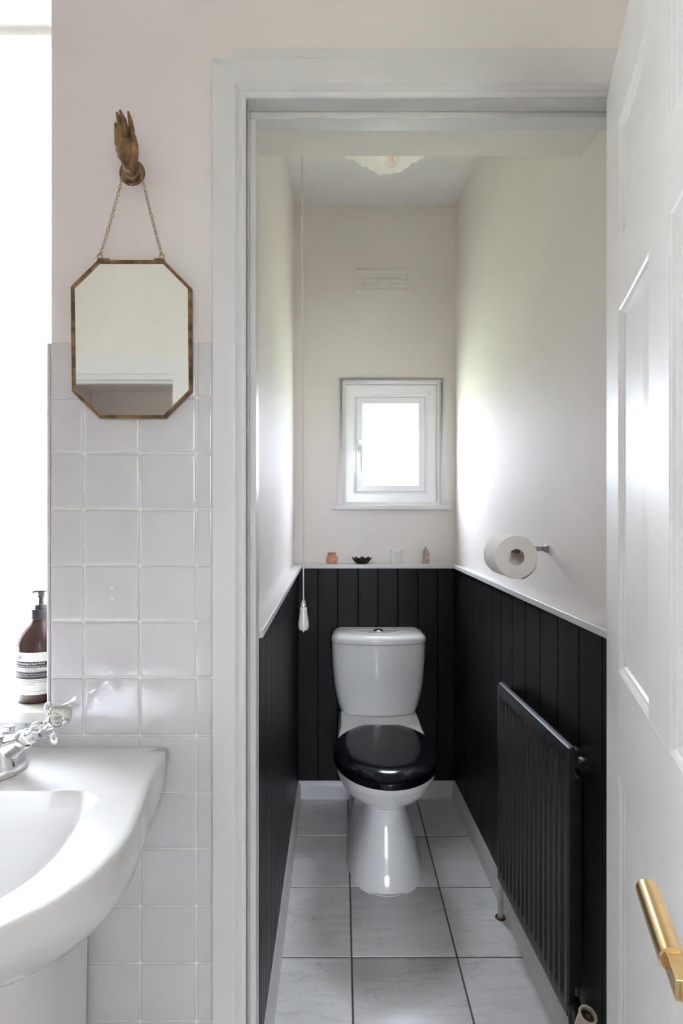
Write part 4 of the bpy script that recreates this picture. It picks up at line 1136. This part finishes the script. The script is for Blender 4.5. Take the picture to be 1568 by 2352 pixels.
# ------------------------------------------------------------------ basin tap
tb = Vector((BX - 0.004, 0.952, BZ))
tap = empty('basin_tap', tb, 'chrome cross head mixer tap with white cold button on the basin', 'tap')
MB().lathe([(0.0495, 0.0002), (0.0495, 0.0022), (0.047, 0.0034)], 40, Matrix.Translation(tb)).build('base_seal', M_sealant, tap)
body = MB()
body.lathe([(0.047, 0.003), (0.047, 0.008), (0.043, 0.022), (0.037, 0.036), (0.031, 0.048), (0.027, 0.055), (0.020, 0.060), (0.0, 0.062)], 40, Matrix.Translation(tb))
body.tube([tb + Vector((0, -0.015, 0.045)), tb + Vector((0, -0.05, 0.062)), tb + Vector((0, -0.09, 0.060)), tb + Vector((0, -0.122, 0.045)), tb + Vector((0, -0.128, 0.032))], [0.019, 0.016, 0.0135, 0.012, 0.0115], 20)
body.build('body', M_chrome, tap, smooth=55)
disc_c = W(128.0, 1654, 0.915)
def branch(sgn):
    ac = Vector((disc_c.x if sgn > 0 else 2 * tb.x - disc_c.x, disc_c.y, disc_c.z))
    p0 = tb + Vector((0.012 * sgn, 0, 0.028))
    ax = (ac - p0).normalized(); Ln = (ac - p0).length
    up = Vector((0, 0, 1)); up = (up - ax * up.dot(ax)).normalized()
    # lean the cross so that its arms stand as in the photo
    up = Matrix.Rotation(R(-14 * sgn), 3, ax) @ up
    M = frame_to(p0, ax, up)
    MB().lathe([(0.024, 0.0), (0.0195, 0.026), (0.0155, 0.046), (0.0160, 0.052), (0.0160, 0.057), (0.0140, 0.060)], 28, M).build('branch', M_chrome, tap, smooth=45)
    MB().lathe([(0.0130, 0.058), (0.0142, 0.060), (0.0142, 0.072), (0.0130, 0.074)], 6, M).build('hex_nut', M_chrome, tap, 0.0006)
    MB().lathe([(0.0115, 0.073), (0.0115, 0.082), (0.0122, 0.083), (0.0122, 0.089), (0.0100, 0.091), (0.0055, 0.0915), (0.0048, 0.092), (0.0048, Ln - 0.026)], 28, M).build('stem', M_chrome, tap, smooth=45)
    hd_ = MB()
    hd_.lathe([(0.0055, Ln - 0.028), (0.0080, Ln - 0.025), (0.0092, Ln - 0.014), (0.0112, Ln - 0.008), (0.0118, Ln - 0.001), (0.0112, Ln)], 28, M)
    for k in range(4):
        a_ = R(90 * k)
        d_ = Vector((math.cos(a_), math.sin(a_), 0))
        q = lambda r_, z_: M @ Vector((d_.x * r_, d_.y * r_, z_))
        hd_.tube([q(0.006, Ln - 0.010), q(0.014, Ln - 0.010), q(0.020, Ln - 0.0105)], [0.0036, 0.0030, 0.0034], 14)
        Mq = M @ Matrix.Translation((d_.x * 0.0245, d_.y * 0.0245, Ln - 0.0105)) @ Matrix.Rotation(a_, 4, 'Z')
        hd_.ball((0, 0, 0), 0.0100, 0.0052, 0.0085, 18, 12, M=Mq)
    ho2 = hd_.build('cross_head', M_chrome, tap, smooth=55)
    dsc = MB().lathe([(0.0108, Ln), (0.0108, Ln + 0.0015), (0.0098, Ln + 0.0028), (0.006, Ln + 0.0034), (0.0005, Ln + 0.0036)], 32, M).build('button', M_ceramic, ho2, smooth=50)
    MB().tube([M @ Vector((0.0112 * math.cos(2 * math.pi * i / 32), 0.0112 * math.sin(2 * math.pi * i / 32), Ln + 0.0006)) for i in range(32)], 0.0008, 6, closed=True).build('button_rim', M_oldbrass, ho2)
    return M, Ln, ho2
Mc, Lc, hot_ = branch(1)
branch(-1)

def text_mesh(body_, size, align='CENTER', bold=0.0):
    cu = bpy.data.curves.new('lettering', 'FONT'); cu.body = body_; cu.size = size; cu.align_x = align; cu.align_y = 'CENTER'
    cu.resolution_u = 3; cu.offset = bold
    ob = bpy.data.objects.new('lettering', cu); col.objects.link(ob)
    dg = bpy.context.evaluated_depsgraph_get(); dg.update()
    me = bpy.data.meshes.new_from_object(ob.evaluated_get(dg))
    bpy.data.objects.remove(ob); bpy.data.curves.remove(cu)
    return me
def place_text(me, fn, m, parent, name='lettering'):
    """subdivide long edges so the print can wrap, then map every vertex with fn"""
    bm = bmesh.new(); bm.from_mesh(me)
    bmesh.ops.triangulate(bm, faces=bm.faces)
    for v in bm.verts: v.co = fn(v.co)
    bm.to_mesh(me); bm.free()
    me.transform(Matrix.Translation(-root_offset(parent)))
    me.materials.clear(); me.materials.append(m)
    o = bpy.data.objects.new(name, me); col.objects.link(o); o.parent = parent
    return o
Rt = Matrix.Rotation(R(6), 4, 'Z')
place_text(text_mesh('COLD', 0.0050, bold=0.00006), lambda c: Mc @ Rt @ Vector((c.x + 0.0012, c.y + 0.0012, Lc + 0.0039)), M_ink, hot_)
place_text(text_mesh('1882', 0.0034, bold=0.00004), lambda c: Mc @ Rt @ Vector((c.x * 1.5 - 0.0005, c.y - 0.0062 + (c.x * 1.5) ** 2 * 40, Lc + 0.0035)), M_ink, hot_)
# pop-up waste knob behind the body
kp = W(20, 1700, 0.992)
MB().tube([(kp.x, kp.y, BZ + 0.0002), (kp.x, kp.y, kp.z)], 0.0028, 10).build('pop_up_rod', M_chrome, tap)
MB().lathe([(0.0045, -0.006), (0.0055, 0.0), (0.0078, 0.020), (0.0086, 0.025), (0.0080, 0.0262), (0.001, 0.027)], 28, Matrix.Translation(kp) @ Matrix.Rotation(R(6), 4, 'Y')).build('pop_up_knob', M_chrome, tap, smooth=40)

# ------------------------------------------------------------------ hand wash bottle on the sill
bp_ = Vector((-0.5765, 1.103, SZ))
bot = empty('soap_bottle', bp_, 'amber hand wash bottle with cream label and black pump on the sill', 'bottle')
Rb = 0.0432
Mb = Matrix.Translation(bp_)
MB().lathe([(0.038, 0.0), (0.0415, 0.0015), (Rb, 0.006), (Rb, 0.104), (0.0425, 0.111), (0.0395, 0.120), (0.0345, 0.129), (0.028, 0.1375), (0.0215, 0.1435), (0.0175, 0.1485), (0.0165, 0.154), (0.0165, 0.158)], 56, Mb).build('body', M_amber, bot, smooth=50)
lab = MB().lathe([(Rb + 0.0002, 0.018), (Rb + 0.0004, 0.018), (Rb + 0.0004, 0.096), (Rb + 0.0002, 0.096)], 72, Mb, False, False).build('label', M_label, bot, smooth=30)
fvec = Vector((-bp_.x, -bp_.y, 0)).normalized(); rvec = Vector((-fvec.y, fvec.x, 0))
if rvec.x < 0: rvec = -rvec
def wrap(x, z, rad_): 
    a_ = x / Rb
    return bp_ + (fvec * math.cos(a_) + rvec * math.sin(a_)) * rad_ + Vector((0, 0, z))
def band(z0, z1, m=M_ink, nm='label_band'):
    n_ = 40; rr = [[wrap(-0.075 + 0.105 * i / n_, z, Rb + 0.0006) for i in range(n_ + 1)] for z in (z0, z1)]
    MB().loft(rr, False, False, closed=False).build(nm, m, lab)
zl = lambda py: 0.0965 - (py - 1487.5) / (1586 - 1487.5) * 0.0785
band(zl(1523.5), zl(1509.5)); band(zl(1549.5), zl(1533))
band(zl(1577.7), zl(1577.2))
def line(txt, px_end, py, size, m, bold=0.0):
    """a line of label print whose right end stands at photo column px_end"""
    a_end = math.asin(max(-1, min(1, (px_end - 94.5) / 52.0)))
    me = text_mesh(txt, size, 'RIGHT', bold)
    place_text(me, lambda c: wrap(c.x + a_end * Rb, zl(py) + c.y, Rb + 0.0008), m, lab)
line('Aesop.', 57.5, 1498.0, 0.0122, M_ink)
line('Reverence Aromatique Hand Wash', 101.5, 1513.5, 0.0050, M_inkw, 0.00010)
line('Lavage des Mains Reverence Aromatique pour', 105.5, 1519.8, 0.0050, M_inkw)
line('Petitgrain, Bergamot Rind', 87.0, 1526.6, 0.0038, M_ink)
line('Vetiver, Petit Grain, Ecorce de Bergamote', 104.0, 1530.4, 0.0036, M_ink)
line('A gentle hand wash with finely milled Pumice to gently', 108.0, 1537.8, 0.0036, M_inkw)
line('Vetiver Root and Bergamot Rind to ensure aromatically', 107.5, 1542.4, 0.0036, M_inkw)
line('Un nettoyant pour les mains, avec une fine', 109.0, 1552.5, 0.0034, M_ink)
line('poudre et douceur Enrichi en extrait de Petit-grain', 108.5, 1556.8, 0.0034, M_ink)
line('laisse les mains agreablement propres.', 82.0, 1561.2, 0.0034, M_ink)
pm = bot
MB().lathe([(0.0175, 0.1525), (0.0180, 0.153), (0.0180, 0.170), (0.0174, 0.171)], 48, Mb).build('collar', M_pump, pm)
MB().lathe([(0.0120, 0.171), (0.0120, 0.178), (0.0112, 0.1795)], 36, Mb).build('collar_top', M_pump, pm)
MB().lathe([(0.0062, 0.1795), (0.0045, 0.182), (0.0043, 0.191), (0.0060, 0.192), (0.0066, 0.196), (0.0060, 0.1965), (0.0068, 0.199), (0.0062, 0.1995), (0.0070, 0.202), (0.0075, 0.2035)], 28, Mb).build('stem', M_pump, pm, smooth=30)
nz = MB()
nd = Vector((-1, 0.15, 0)).normalized(); sd = Vector((-nd.y, nd.x, 0))
rings = []
for t, w_, z0, z1 in ((-0.0105, 0.0050, 0.2030, 0.2065), (-0.007, 0.0075, 0.2015, 0.2065), (0.0, 0.0080, 0.2015, 0.2062), (0.008, 0.0050, 0.2018, 0.2058), (0.0150, 0.0032, 0.2005, 0.2045), (0.0180, 0.0028, 0.1985, 0.2020)):
    b0 = bp_ + nd * t
    rings.append([b0 + sd * w_ + Vector((0, 0, z0)), b0 - sd * w_ + Vector((0, 0, z0)), b0 - sd * w_ + Vector((0, 0, z1)), b0 + sd * w_ + Vector((0, 0, z1))])
nz.loft(rings).build('nozzle', M_pump, pm, 0.0008)
